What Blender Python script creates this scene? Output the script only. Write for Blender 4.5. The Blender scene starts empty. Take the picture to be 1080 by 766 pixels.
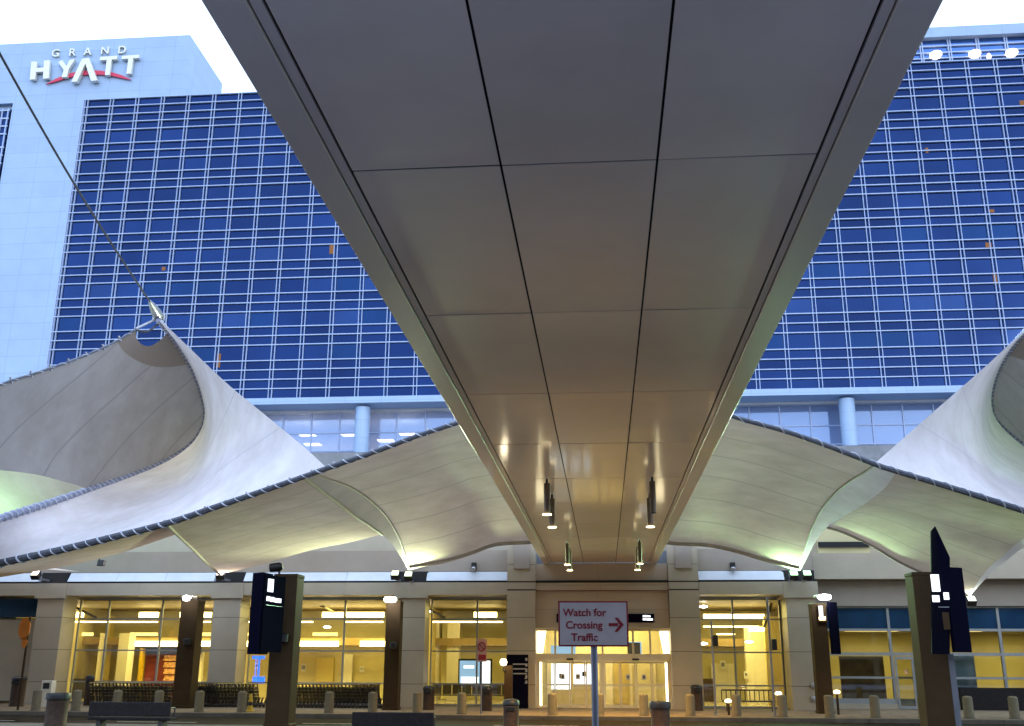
import bpy, math, random
from mathutils import Vector, Matrix
random.seed(7)
S = bpy.context.scene
COL = S.collection
R = math.radians

# ------------------------------------------------------------------ camera
F = 1069.0; CX, CY = 540.0, 383.0
CAM = Vector((0, 0, 1.93))
yaw, pit, roll = R(5.1), R(16.58), 0.0045
FW = Vector((-math.sin(yaw)*math.cos(pit), math.cos(yaw)*math.cos(pit), math.sin(pit)))
r0 = Vector((math.cos(yaw), math.sin(yaw), 0)); u0 = r0.cross(FW)
RT = math.cos(roll)*r0 + math.sin(roll)*u0
UP = math.cos(roll)*u0 - math.sin(roll)*r0
cd = bpy.data.cameras.new('camera'); cam = bpy.data.objects.new('camera', cd); COL.objects.link(cam)
cd.sensor_fit = 'HORIZONTAL'; cd.sensor_width = 36; cd.lens = F/1080*36
cd.clip_start = 0.1; cd.clip_end = 8000
m = Matrix.Identity(4)
for i in range(3):
    m[i][0], m[i][1], m[i][2], m[i][3] = RT[i], UP[i], -FW[i], CAM[i]
cam.matrix_world = m
S.camera = cam

def at(x, y, Y):                       # the point at distance Y seen at photo position x, y
    d = FW + RT*((x-CX)/F) - UP*((y-CY)/F)
    return CAM + d*((Y-CAM.y)/d.y)

# ------------------------------------------------------------------ materials
def _new(name):
    mt = bpy.data.materials.new(name); mt.use_nodes = True
    nt = mt.node_tree; nt.nodes.clear()
    out = nt.nodes.new('ShaderNodeOutputMaterial')
    return mt, nt, out
def mat(name, col, rough=.5, metal=0., var=.12, scale=2.0, bump=0., bscale=30, spec=.5, emit=None, es=0., grime=0., coat=0., island=0.):
    mt, nt, out = _new(name); N, L = nt.nodes.new, nt.links.new
    p = N('ShaderNodeBsdfPrincipled'); L(p.outputs[0], out.inputs[0])
    tc = N('ShaderNodeTexCoord')
    nz = N('ShaderNodeTexNoise'); nz.inputs['Scale'].default_value = scale; nz.inputs['Detail'].default_value = 6
    L(tc.outputs['Object'], nz.inputs['Vector'])
    rp = N('ShaderNodeValToRGB')
    rp.color_ramp.elements[0].position = .3; rp.color_ramp.elements[1].position = .7
    rp.color_ramp.elements[0].color = [c*(1-var) for c in col]+[1]
    rp.color_ramp.elements[1].color = [min(1, c*(1+var)) for c in col]+[1]
    L(nz.outputs['Fac'], rp.inputs['Fac']); last = rp.outputs['Color']
    if grime:
        n2 = N('ShaderNodeTexNoise'); n2.inputs['Scale'].default_value = scale*.35; n2.inputs['Detail'].default_value = 9
        n2.inputs['Roughness'].default_value = .7; L(tc.outputs['Object'], n2.inputs['Vector'])
        r2 = N('ShaderNodeValToRGB'); r2.color_ramp.elements[0].position = .45; r2.color_ramp.elements[1].position = .75
        r2.color_ramp.elements[0].color = (1, 1, 1, 1); r2.color_ramp.elements[1].color = (1-grime, 1-grime*1.05, 1-grime*1.15, 1)
        L(n2.outputs['Fac'], r2.inputs['Fac'])
        mx = N('ShaderNodeMix'); mx.data_type = 'RGBA'; mx.blend_type = 'MULTIPLY'; mx.inputs[0].default_value = 1
        L(last, mx.inputs[6]); L(r2.outputs['Color'], mx.inputs[7]); last = mx.outputs[2]
    if island:                          # each panel a slightly different tone
        ge = N('ShaderNodeNewGeometry'); ir = N('ShaderNodeMapRange'); ir.inputs['To Min'].default_value = 1-island; ir.inputs['To Max'].default_value = 1+island
        L(ge.outputs['Random Per Island'], ir.inputs['Value'])
        m3 = N('ShaderNodeMix'); m3.data_type = 'RGBA'; m3.blend_type = 'MULTIPLY'; m3.inputs[0].default_value = 1
        L(last, m3.inputs[6]); L(ir.outputs[0], m3.inputs[7]); last = m3.outputs[2]
    L(last, p.inputs['Base Color'])
    rr = N('ShaderNodeMapRange'); rr.inputs['To Min'].default_value = max(.02, rough-.08); rr.inputs['To Max'].default_value = min(1, rough+.08)
    L(nz.outputs['Fac'], rr.inputs['Value']); L(rr.outputs[0], p.inputs['Roughness'])
    p.inputs['Metallic'].default_value = metal
    p.inputs['Specular IOR Level'].default_value = spec
    if bump:
        nb = N('ShaderNodeTexNoise'); nb.inputs['Scale'].default_value = bscale; nb.inputs['Detail'].default_value = 4
        L(tc.outputs['Object'], nb.inputs['Vector'])
        b = N('ShaderNodeBump'); b.inputs['Strength'].default_value = bump; b.inputs['Distance'].default_value = .02
        L(nb.outputs['Fac'], b.inputs['Height']); L(b.outputs[0], p.inputs['Normal'])
    if coat: p.inputs['Coat Weight'].default_value = coat; p.inputs['Coat Roughness'].default_value = .10
    if emit:
        p.inputs['Emission Color'].default_value = list(emit)+[1]; p.inputs['Emission Strength'].default_value = es
    return mt
def mat_glass(name, tint, refl, rough=.02, gtint=(1, 1, 1)):
    mt, nt, out = _new(name); N, L = nt.nodes.new, nt.links.new
    t = N('ShaderNodeBsdfTransparent'); t.inputs[0].default_value = list(tint)+[1]
    g = N('ShaderNodeBsdfGlossy'); g.inputs['Roughness'].default_value = rough; g.inputs[0].default_value = list(gtint)+[1]
    lw = N('ShaderNodeLayerWeight'); lw.inputs['Blend'].default_value = .25
    mr = N('ShaderNodeMapRange'); mr.inputs['To Min'].default_value = refl; mr.inputs['To Max'].default_value = 1
    L(lw.outputs['Fresnel'], mr.inputs['Value'])
    mx = N('ShaderNodeMixShader'); L(mr.outputs[0], mx.inputs[0]); L(t.outputs[0], mx.inputs[1]); L(g.outputs[0], mx.inputs[2])
    L(mx.outputs[0], out.inputs[0]); return mt
def mat_lobby(name):
    mt, nt, out = _new(name); N, L = nt.nodes.new, nt.links.new
    tc = N('ShaderNodeTexCoord'); nz = N('ShaderNodeTexNoise'); nz.inputs['Scale'].default_value = .4; L(tc.outputs['Object'], nz.inputs['Vector'])
    rp = N('ShaderNodeValToRGB'); rp.color_ramp.elements[0].color = (.26, .40, .70, 1); rp.color_ramp.elements[1].color = (.34, .48, .78, 1); L(nz.outputs['Fac'], rp.inputs[0])
    d = N('ShaderNodeBsdfDiffuse'); L(rp.outputs[0], d.inputs[0])
    t = N('ShaderNodeBsdfTransparent'); t.inputs[0].default_value = (.75, .8, .95, 1)
    g = N('ShaderNodeBsdfGlossy'); g.inputs['Roughness'].default_value = .05; g.inputs[0].default_value = (.5, .68, 1, 1)
    a = N('ShaderNodeMixShader'); a.inputs[0].default_value = .5; L(d.outputs[0], a.inputs[1]); L(t.outputs[0], a.inputs[2])
    b = N('ShaderNodeMixShader'); b.inputs[0].default_value = .15; L(a.outputs[0], b.inputs[1]); L(g.outputs[0], b.inputs[2])
    L(b.outputs[0], out.inputs[0]); return mt
def mat_emit(name, col, st):
    mt, nt, out = _new(name); N, L = nt.nodes.new, nt.links.new
    tc = N('ShaderNodeTexCoord'); nz = N('ShaderNodeTexNoise'); nz.inputs['Scale'].default_value = .8
    L(tc.outputs['Object'], nz.inputs['Vector'])
    mr = N('ShaderNodeMapRange'); mr.inputs['To Min'].default_value = st*.85; mr.inputs['To Max'].default_value = st*1.15
    L(nz.outputs['Fac'], mr.inputs['Value'])
    e = N('ShaderNodeEmission'); e.inputs[0].default_value = list(col)+[1]; L(mr.outputs[0], e.inputs[1])
    L(e.outputs[0], out.inputs[0]); return mt
def mat_fabric(name, col, nseam, trans=.2, width=.02, collar=0):
    mt, nt, out = _new(name); N, L = nt.nodes.new, nt.links.new
    uv = N('ShaderNodeUVMap'); sp = N('ShaderNodeSeparateXYZ'); L(uv.outputs[0], sp.inputs[0])
    mu = N('ShaderNodeMath'); mu.operation = 'MULTIPLY'; mu.inputs[1].default_value = nseam; L(sp.outputs['Y'], mu.inputs[0])
    fr = N('ShaderNodeMath'); fr.operation = 'FRACT'; L(mu.outputs[0], fr.inputs[0])
    lt = N('ShaderNodeMath'); lt.operation = 'LESS_THAN'; lt.inputs[1].default_value = width*nseam; L(fr.outputs[0], lt.inputs[0])
    tc = N('ShaderNodeTexCoord'); nz = N('ShaderNodeTexNoise'); nz.inputs['Scale'].default_value = .7; nz.inputs['Detail'].default_value = 7
    nz.inputs['Roughness'].default_value = .65
    L(tc.outputs['Object'], nz.inputs['Vector'])
    rp = N('ShaderNodeValToRGB'); rp.color_ramp.elements[0].position = .3; rp.color_ramp.elements[1].position = .7
    rp.color_ramp.elements[0].color = [c*k for c, k in zip(col, (.84, .82, .78))]+[1]; rp.color_ramp.elements[1].color = [min(1, c*1.06) for c in col]+[1]
    L(nz.outputs['Fac'], rp.inputs[0])
    mx = N('ShaderNodeMix'); mx.data_type = 'RGBA'; mx.inputs[7].default_value = [c*.74 for c in col]+[1]
    L(lt.outputs[0], mx.inputs[0]); L(rp.outputs[0], mx.inputs[6])
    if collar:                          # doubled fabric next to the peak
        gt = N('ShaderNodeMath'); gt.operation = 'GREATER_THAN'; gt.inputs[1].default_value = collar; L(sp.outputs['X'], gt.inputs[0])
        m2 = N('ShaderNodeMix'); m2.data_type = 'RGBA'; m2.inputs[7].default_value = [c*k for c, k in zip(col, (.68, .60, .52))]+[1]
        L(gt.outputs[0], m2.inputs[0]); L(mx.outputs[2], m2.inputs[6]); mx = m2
    d = N('ShaderNodeBsdfDiffuse'); t = N('ShaderNodeBsdfTranslucent')
    L(mx.outputs[2], d.inputs[0]); L(mx.outputs[2], t.inputs[0])
    n3 = N('ShaderNodeTexNoise'); n3.inputs['Scale'].default_value = 1.3; L(tc.outputs['Object'], n3.inputs['Vector'])
    bm = N('ShaderNodeBump'); bm.inputs['Strength'].default_value = .12; bm.inputs['Distance'].default_value = .08
    L(n3.outputs['Fac'], bm.inputs['Height']); L(bm.outputs[0], d.inputs['Normal'])
    ms = N('ShaderNodeMixShader'); ms.inputs[0].default_value = trans
    L(d.outputs[0], ms.inputs[1]); L(t.outputs[0], ms.inputs[2]); L(ms.outputs[0], out.inputs[0])
    return mt
def mat_panel(name, col, bw, bh, joint, rough=.45, spec=.4, metal=0., off=0.0):
    """cladding panels with thin joints, laid out over object X / Z"""
    mt, nt, out = _new(name); N, L = nt.nodes.new, nt.links.new
    tc = N('ShaderNodeTexCoord'); sp = N('ShaderNodeSeparateXYZ'); L(tc.outputs['Object'], sp.inputs[0])
    ad = N('ShaderNodeMath'); L(sp.outputs[0], ad.inputs[0]); L(sp.outputs[1], ad.inputs[1])
    cb = N('ShaderNodeCombineXYZ'); L(ad.outputs[0], cb.inputs[0]); L(sp.outputs[2], cb.inputs[1])
    b = N('ShaderNodeTexBrick'); b.offset = off; b.inputs['Scale'].default_value = 1
    b.inputs['Brick Width'].default_value = bw; b.inputs['Row Height'].default_value = bh
    b.inputs['Mortar Size'].default_value = joint; b.inputs['Mortar Smooth'].default_value = .1
    b.inputs['Color1'].default_value = [c*.97 for c in col]+[1]; b.inputs['Color2'].default_value = [min(1, c*1.03) for c in col]+[1]
    b.inputs['Mortar'].default_value = [c*.72 for c in col]+[1]
    L(cb.outputs[0], b.inputs['Vector'])
    nz = N('ShaderNodeTexNoise'); nz.inputs['Scale'].default_value = .6; nz.inputs['Detail'].default_value = 8
    L(tc.outputs['Object'], nz.inputs['Vector'])
    r2 = N('ShaderNodeValToRGB'); r2.color_ramp.elements[0].color = (.85, .85, .85, 1); r2.color_ramp.elements[1].color = (1.06, 1.06, 1.06, 1)
    L(nz.outputs['Fac'], r2.inputs[0])
    mx = N('ShaderNodeMix'); mx.data_type = 'RGBA'; mx.blend_type = 'MULTIPLY'; mx.inputs[0].default_value = 1
    L(b.outputs['Color'], mx.inputs[6]); L(r2.outputs[0], mx.inputs[7])
    p = N('ShaderNodeBsdfPrincipled'); L(mx.outputs[2], p.inputs['Base Color']); p.inputs['Roughness'].default_value = rough
    p.inputs['Specular IOR Level'].default_value = spec; p.inputs['Metallic'].default_value = metal
    L(p.outputs[0], out.inputs[0]); return mt

M = dict(
    asphalt=mat('asphalt', (.026, .021, .016), .9, spec=.04, var=.3, scale=6, bump=.5, bscale=60, grime=.3),
    concrete=mat('concrete', (.25, .195, .13), .85, spec=.06, var=.18, scale=3, bump=.3, bscale=40, grime=.35),
    darkconcrete=mat('dark_concrete', (.15, .135, .115), .85, spec=.06, var=.2, scale=3, bump=.3, bscale=40, grime=.35),
    kerbc=mat('kerb_concrete', (.16, .14, .11), .85, spec=.06, var=.15, scale=3, grime=.3),
    clad=mat_panel('cladding', (.56, .48, .37), 9.1, 1.12, .012, .5),
    cladlight=mat('pale_cladding', (.455, .395, .295), .45, var=.05, scale=1, grime=.12),
    cladbeige=mat('beige_panel', (.35, .295, .24), .5, var=.05, scale=1, grime=.12),
    whitemetal=mat('white_metal', (.62, .66, .70), .35, var=.05, grime=.15),
    darkgap=mat('dark_recess', (.012, .012, .014), .8),
    mullion=mat('grey_mullion', (.34, .36, .36), .4, metal=.3, var=.06),
    doorframe=mat('cream_door_frame', (.76, .70, .56), .4, var=.06),
    glass=mat_glass('clear_glass', (.93, .93, .88), .05),
    blueglass=mat('sky_blue_glass', (.012, .06, .14), .06, metal=.3, spec=.8, var=.35, scale=.5),  # reflected blue sky put into the base colour
    lobbyglass=mat_lobby('lobby_glass'),
    iwall=mat('warm_wall', (.62, .55, .30), .7, var=.08, scale=.8),
    iwall2=mat('ochre_wall', (.52, .42, .16), .7, var=.1, scale=.8),
    ifloor=mat('terrazzo', (.35, .30, .22), .25, var=.2, scale=8),
    iceil=mat('ceiling_tile', (.33, .28, .20), .6, var=.06),
    iwhite=mat('white_column', (.75, .70, .58), .5, var=.05),
    strip=mat_emit('warm_strip', (1, .80, .34), 12),
    stripsoft=mat_emit('warm_strip_soft', (1, .76, .22), 3),
    jamb=mat_emit('jamb_light', (1, .86, .52), 4.5),
    screen=mat_emit('white_screen', (.85, .93, 1), 2.6),
    neon=mat_emit('blue_neon', (.02, .10, 1), 4),
    signlit=mat_emit('lit_sign_white', (.88, .92, 1), 2.2),
    flood=mat_emit('flood_lens', (.85, 1, .8), 14),
    globe=mat_emit('lamp_white', (.92, .95, 1), 16),
    warmlamp=mat_emit('warm_lamp', (1, .80, .45), 9),
    winlit=mat_emit('warm_window', (1, .52, .26), .30),
    lobbylamp=mat_emit('lobby_lamp', (1, .86, .62), 14),
    balllamp=mat_emit('terrace_lamp', (1, .80, .70), 4),
    soffit=mat('soffit_metal', (.82, .675, .595), .42, metal=.10, var=.05, scale=.6, bump=.03, bscale=1.4, grime=.12, coat=.6, island=.07),
    soffitedge=mat('soffit_edge', (.74, .62, .56), .42, metal=.1, var=.05, scale=.6, coat=.3),
    hwall=mat_panel('hotel_panel', (.35, .50, .72), 3.2, 1.61, .018, .5),
    hmull=mat('hotel_mullion', (.36, .48, .72), .4, var=.04),
    hgl=[mat('hotel_glass_%s' % n, c, .06, metal=.85, var=.16, scale=.15, island=.18) for n, c in
         (('deep', (.010, .030, .112)), ('mid', (.013, .038, .135)), ('dark', (.008, .025, .098)), ('pale', (.017, .044, .145)), ('teal', (.009, .034, .115)))],
    pentglass=mat('penthouse_glass', (.07, .16, .40), .08, metal=.7, var=.1, scale=.3),
    letter=mat('brushed_letter', (.70, .72, .66), .35, metal=.3, var=.06),
    swoosh=mat('red_swoosh', (.62, .03, .09), .4, var=.06),
    roof=mat('roof_membrane', (.22, .24, .27), .8, var=.12, grime=.2),
    fabB=mat_fabric('membrane_lower', (.66, .56, .465), 6, .15, .007),  # white fabric with the warm, dim underside light put into its colour
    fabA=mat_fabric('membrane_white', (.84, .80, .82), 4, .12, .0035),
    fabG=mat_fabric('shaded_membrane_hood', (.40, .375, .355), 3, .12, .010, collar=.88),  # same fabric as the white sail, underside shade put into the colour
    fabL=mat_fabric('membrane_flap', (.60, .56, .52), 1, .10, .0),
    cuff=mat('membrane_cuff', (.42, .38, .33), .8, var=.1),
    palerope=mat('pale_rope', (.26, .28, .38), .7, var=.3, scale=9),
    rope=mat('edge_rope', (.10, .11, .14), .7, var=.3, scale=9),
    lace=mat('lacing_cord', (.55, .58, .66), .6, var=.15, scale=9),
    cable=mat('steel_cable', (.06, .065, .08), .45, metal=.5),
    steel=mat('galvanised_steel', (.42, .43, .45), .4, metal=.7, var=.1),
    whitepaint=mat('mast_paint', (.72, .72, .72), .4),
    brown=mat('bronze_pillar', (.058, .036, .017), .7, spec=.12, metal=.2, var=.12, scale=3, grime=.2),
    pendant=mat('pendant_bronze', (.20, .15, .10), .5, metal=.3),
    navy=mat('navy_sign', (.003, .0032, .012), .8, var=.1, spec=.03),
    black=mat('black_plastic', (.012, .012, .013), .45),
    bollard=mat('bollard_concrete', (.22, .19, .125), .85, spec=.08, var=.12, scale=9, grime=.3),
    binbrown=mat('brushed_bin', (.060, .038, .026), .6, spec=.15, metal=.1, var=.25, scale=6),
    benchdark=mat('dark_bench', (.05, .042, .038), .6, var=.2),
    stone=mat('stone_bench', (.030, .026, .026), .9, spec=.08, var=.2, scale=12, bump=.4, bscale=60),
    cart=mat('trolley_metal', (.05, .042, .034), .45, metal=.5, var=.2),
    signwhite=mat('sign_white', (.52, .44, .43), .5, var=.04, scale=5, grime=.1),
    signred=mat('sign_red', (.26, .012, .02), .5, var=.06),
    polegrey=mat('pole_grey', (.22, .23, .27), .45, metal=.5, var=.12),
    orange=mat('orange_sign', (.85, .26, .02), .5, var=.15),
    yellow=mat('yellow_plastic', (.65, .42, .02), .45, var=.08),
    red=mat('red_shop', (.30, .05, .05), .5, var=.2, scale=3),
    bluepaint=mat('blue_panel', (.03, .06, .30), .5, var=.1),
    poster=mat_emit('poster_pale', (.42, .70, 1), 1.0),
    goods=mat('shelf_goods', (.60, .32, .14), .6, var=.6, scale=7),
    white=mat('plain_white', (.75, .75, .75), .5, var=.03),
    pink=mat('pale_red_sign', (.45, .28, .26), .5, var=.1),
)

# ------------------------------------------------------------------ mesh helpers
OFF = {}
class MB:
    def __init__(s): s.v = []; s.f = []; s.uv = {}
    def quad(s, a, b, c, d):
        n = len(s.v); s.v += [Vector(a), Vector(b), Vector(c), Vector(d)]; s.f.append((n, n+1, n+2, n+3)); return s
    def box(s, x0, x1, y0, y1, z0, z1):
        n = len(s.v)
        for z in (z0, z1):
            s.v += [Vector((x0, y0, z)), Vector((x1, y0, z)), Vector((x1, y1, z)), Vector((x0, y1, z))]
        for q in ((3, 2, 1, 0), (4, 5, 6, 7), (0, 1, 5, 4), (1, 2, 6, 5), (2, 3, 7, 6), (3, 0, 4, 7)):
            s.f.append(tuple(n+i for i in q))
        return s
    def obox(s, c, ax, ay, az):         # centre and three half axes
        n = len(s.v); c = Vector(c); ax, ay, az = Vector(ax), Vector(ay), Vector(az)
        for k in (-1, 1):
            for i, j in ((-1, -1), (1, -1), (1, 1), (-1, 1)): s.v.append(c+ax*i+ay*j+az*k)
        for q in ((3, 2, 1, 0), (4, 5, 6, 7), (0, 1, 5, 4), (1, 2, 6, 5), (2, 3, 7, 6), (3, 0, 4, 7)):
            s.f.append(tuple(n+i for i in q))
        return s
    def tube(s, pts, r, n=8, cap=True):
        pts = [Vector(p) for p in pts]; rs = r if isinstance(r, (list, tuple)) else [r]*len(pts); b = len(s.v)
        ref = Vector((0, 0, 1))
        for i, p in enumerate(pts):
            t = (pts[min(i+1, len(pts)-1)]-pts[max(i-1, 0)]).normalized()
            a = t.cross(ref)
            if a.length < .05: a = t.cross(Vector((1, 0, 0)))
            a.normalize(); c = t.cross(a)
            for k in range(n):
                an = 2*math.pi*k/n; s.v.append(p+(a*math.cos(an)+c*math.sin(an))*rs[i])
        for i in range(len(pts)-1):
            for k in range(n):
                q = b+i*n+k; w = b+i*n+(k+1) % n; s.f.append((q, w, w+n, q+n))
        if cap:
            s.f.append(tuple(b+k for k in reversed(range(n)))); s.f.append(tuple(b+(len(pts)-1)*n+k for k in range(n)))
        return s
    def lathe(s, c, prof, n=20):        # prof: (radius, z)
        c = Vector(c); b = len(s.v)
        for r, z in prof:
            for k in range(n):
                an = 2*math.pi*k/n; s.v.append(c+Vector((r*math.cos(an), r*math.sin(an), z)))
        for i in range(len(prof)-1):
            for k in range(n):
                q = b+i*n+k; w = b+i*n+(k+1) % n; s.f.append((q, w, w+n, q+n))
        s.f.append(tuple(b+k for k in reversed(range(n)))); s.f.append(tuple(b+(len(prof)-1)*n+k for k in range(n)))
        return s
    def prism(s, poly, d):              # poly of points pushed along d
        n = len(s.v); k = len(poly); d = Vector(d)
        s.v += [Vector(p) for p in poly]+[Vector(p)+d for p in poly]
        s.f.append(tuple(n+i for i in range(k))); s.f.append(tuple(n+k+i for i in reversed(range(k))))
        for i in range(k):
            j = (i+1) % k; s.f.append((n+j, n+i, n+k+i, n+k+j))
        return s
    def build(s, name, mt, parent=None, base=None, smooth=False, bevel=0):
        off = OFF[parent.name] if parent else Vector(base or (0, 0, 0))
        me = bpy.data.meshes.new(name); me.from_pydata([v-off for v in s.v], [], s.f); me.update()
        me.materials.append(mt)
        o = bpy.data.objects.new(name, me); COL.objects.link(o)
        if parent: o.parent = parent
        else: o.location = off
        OFF[o.name] = off
        if smooth:
            for p in me.polygons: p.use_smooth = True
            try:
                me.set_sharp_from_angle(angle=R(40))
            except Exception: pass
        if bevel:
            b = o.modifiers.new('bevel', 'BEVEL'); b.width = bevel; b.segments = 2; b.limit_method = 'ANGLE'
        return o
def tag(o, label=None, cat=None, group=None, kind=None):
    if label: o['label'] = label
    if cat: o['category'] = cat
    if group: o['group'] = group
    if kind: o['kind'] = kind
    return o
def thing(name, base, label, cat, group=None):
    o = bpy.data.objects.new(name, None); COL.objects.link(o); o.location = Vector(base); o.empty_display_size = .3
    OFF[o.name] = Vector(base); return tag(o, label, cat, group)
def copy_tree(o, loc, label=None):
    c = o.copy(); COL.objects.link(c); c.location = Vector(loc); OFF[c.name] = Vector(loc)
    if label: c['label'] = label
    for ch in list(o.children):
        d = ch.copy(); COL.objects.link(d); d.parent = c
        for g in list(ch.children):
            e = g.copy(); COL.objects.link(e); e.parent = d
    return c
def text(name, s, size, ext, mt, parent, org, xdir=(1, 0, 0), zdir=(0, 0, 1), align='LEFT', bold=0.0):
    cu = bpy.data.curves.new(name, 'FONT'); cu.body = s; cu.size = size; cu.extrude = ext; cu.align_x = align; cu.offset = bold
    t = bpy.data.objects.new('tmp', cu); COL.objects.link(t)
    dg = bpy.context.evaluated_depsgraph_get(); dg.update()
    me = bpy.data.meshes.new_from_object(t.evaluated_get(dg)); bpy.data.objects.remove(t)
    X = Vector(xdir); Z = Vector(zdir); n = X.cross(Z); off = OFF[parent.name]
    for v in me.vertices:
        v.co = Vector(org)+X*v.co.x+Z*v.co.y+n*v.co.z-off
    me.name = name; me.materials.clear(); me.materials.append(mt)
    o = bpy.data.objects.new(name, me); COL.objects.link(o); o.parent = parent; OFF[o.name] = off
    return o
def lamp(name, kind, loc, energy, col, parent=None, **kw):
    l = bpy.data.lights.new(name, kind); l.energy = energy; l.color = col
    aim = kw.pop('aim', None)
    for k, v in kw.items(): setattr(l, k, v)
    o = bpy.data.objects.new(name, l); COL.objects.link(o)
    if parent: o.parent = parent; o.location = Vector(loc)-OFF[parent.name]
    else: o.location = Vector(loc)
    if aim is not None: o.rotation_euler = (Vector(aim)-Vector(loc)).to_track_quat('-Z', 'Y').to_euler()
    return o

# ------------------------------------------------------------------ sky and sun
W = bpy.data.worlds.new('World'); S.world = W; W.use_nodes = True
nt = W.node_tree; nt.nodes.clear(); N, L = nt.nodes.new, nt.links.new
out = N('ShaderNodeOutputWorld'); add = N('ShaderNodeAddShader')
SUN_EL, SUN_AZ = R(6), R(150)
sky = N('ShaderNodeTexSky'); sky.sky_type = 'NISHITA'; sky.sun_disc = False
sky.sun_elevation = SUN_EL; sky.sun_rotation = SUN_AZ; sky.dust_density = 1.5; sky.ozone_density = 3
b1 = N('ShaderNodeBackground'); b1.inputs[1].default_value = .10; L(sky.outputs[0], b1.inputs[0])
b2 = N('ShaderNodeBackground'); b2.inputs[0].default_value = (.60, .74, 1, 1); b2.inputs[1].default_value = 2.35   # even cloud cover
L(b1.outputs[0], add.inputs[0]); L(b2.outputs[0], add.inputs[1]); L(add.outputs[0], out.inputs[0])
sd = Vector((math.sin(SUN_AZ)*math.cos(R(35)), math.cos(SUN_AZ)*math.cos(R(35)), math.sin(R(35))))
sun = lamp('sun', 'SUN', (40, -60, 60), .5, (1, .93, .86), angle=R(25))
sdir = Vector((math.sin(SUN_AZ)*math.cos(SUN_EL), math.cos(SUN_AZ)*math.cos(SUN_EL), math.sin(SUN_EL)))
sun.rotation_euler = (-sdir).to_track_quat('-Z', 'Y').to_euler()

# ------------------------------------------------------------------ ground
tag(MB().quad((-2500, -2500, -.15), (2500, -2500, -.15), (2500, 2500, -.15), (-2500, 2500, -.15)).build('road', M['asphalt']), 'dark asphalt drop off road in front of the terminal', 'road', kind='structure')
pv = MB(); pv.box(-60, 45, 42.35, 80, -.4, 0)
tag(pv.build('pavement', M['concrete']), 'concrete pavement along the terminal front', 'pavement', kind='structure')
kb = MB()
for i in range(42): kb.box(-60+i*2.5, -60+i*2.5+2.49, 42.15, 42.348, -.4, .012)
tag(kb.build('kerb', M['kerbc'], bevel=.02), 'concrete kerb between road and terminal pavement', 'kerb', kind='structure')
md = MB(); md.box(-60, 60, 21, 34.4, -.4, 0)
tag(md.build('median', M['darkconcrete'], bevel=.03), 'raised concrete island on the near side of the road', 'median', kind='structure')
fc = MB().box(-60, 60, -15.9, 6, -.4, 0)  # unseen ground added to bounce bluish light up to the soffit
tag(fc.build('bounce_ground', mat('bounce_apron', (.235, .265, .34), .85, spec=.05, var=.12, scale=2, grime=.3), bevel=.03), 'unseen pale apron added to bounce sky light onto the walkway underside', 'apron', kind='structure')
ln = MB()
for i in range(16): ln.box(-60+i*7, -57+i*7, 38.2, 38.32, -.15, -.146)
tag(ln.build('lane_marking', mat('lane_paint', (.5, .5, .46), .7, grime=.5)), 'broken white lane line on the road', 'road marking', kind='structure')

gar = thing('unseen_garage', (0, -16, 0), 'unseen concrete garage added behind the viewer to block low sky', 'garage')  # unseen block added to keep low sky light off the terminal front
for k in range(6):
    MB().box(-110, 110, -46, -16, k*3.4+2.9, k*3.4+3.3).build('deck', M['concrete'], gar); MB().box(-110, 110, -16.3, -15.9, k*3.4+2.7, k*3.4+4.2).build('parapet', M['concrete'], gar)
for k in range(23): MB().box(-110+k*10-.3, -110+k*10+.3, -17, -16.32, -.15, 20.2).build('column', M['concrete'], gar)
MB().box(-110, 110, -46.4, -46.05, -.15, 20.5).build('rear_wall', M['concrete'], gar)
# ------------------------------------------------------------------ hotel
HY = 85.0
hot = thing('hotel_building', (0, HY, 0), 'tall blue glass hotel tower with pale panel wall rising behind the terminal', 'hotel')
TX0, TX1 = -66.0, -40.2
GL0, GR1 = -50.45, 62.0
Z0, ZT = 24.5, 55.55
tw = MB(); tw.box(-57.8, GL0, HY, HY+20, 24.5, ZT); tw.box(TX0, TX1, HY, HY+9.0, ZT, 62.45)
tw.box(TX0, -57.8, HY+.5, HY+20, 24.5, ZT)
tw.build('wall', M['hwall'], hot)
b = MB(); b.box(GL0, GR1, HY+.35, HY+20, Z0, ZT-.05); b.build('core_wall', M['darkgap'], hot)
bm_ = MB(); bm_.box(-66, GR1, HY-.12, HY+2.2, 23.95, Z0); bm_.build('beam', M['hwall'], hot)
rows = [ZT, 54.7, 53.8, 52.93, 52.07]
for k in range(8):
    z = 52.07-3.22*k; rows += [z-1.48, z-2.35]
    if k < 7: rows.append(z-3.22)
rows += [27.12-.84, 27.12-1.7, Z0]
rows = sorted(set(round(z, 3) for z in rows), reverse=True)
colsL = [-50.1+2.612*k for k in range(19)]; colsR = [29.2-2.612*k for k in range(12, 0, -1)]+[29.2+2.56*k for k in range(13)]
cols = [GL0]+colsL+[c for c in colsR if c > colsL[-1]+.5]+[GR1]
mull = MB()
for c in cols[1:-1]:
    for d in (-.15, .15): mull.box(c+d-.026, c+d+.026, HY-.06, HY+.20, Z0, ZT)
mull.box(GL0-.02, GL0+.10, HY-.07, HY+.20, Z0, ZT)
for z in rows: mull.box(GL0, GR1, HY-.055, HY+.19, z-.043, z+.043)
mull.build('mullion', M['hmull'], hot)
span = MB(); wins = []; rest = MB()
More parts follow.
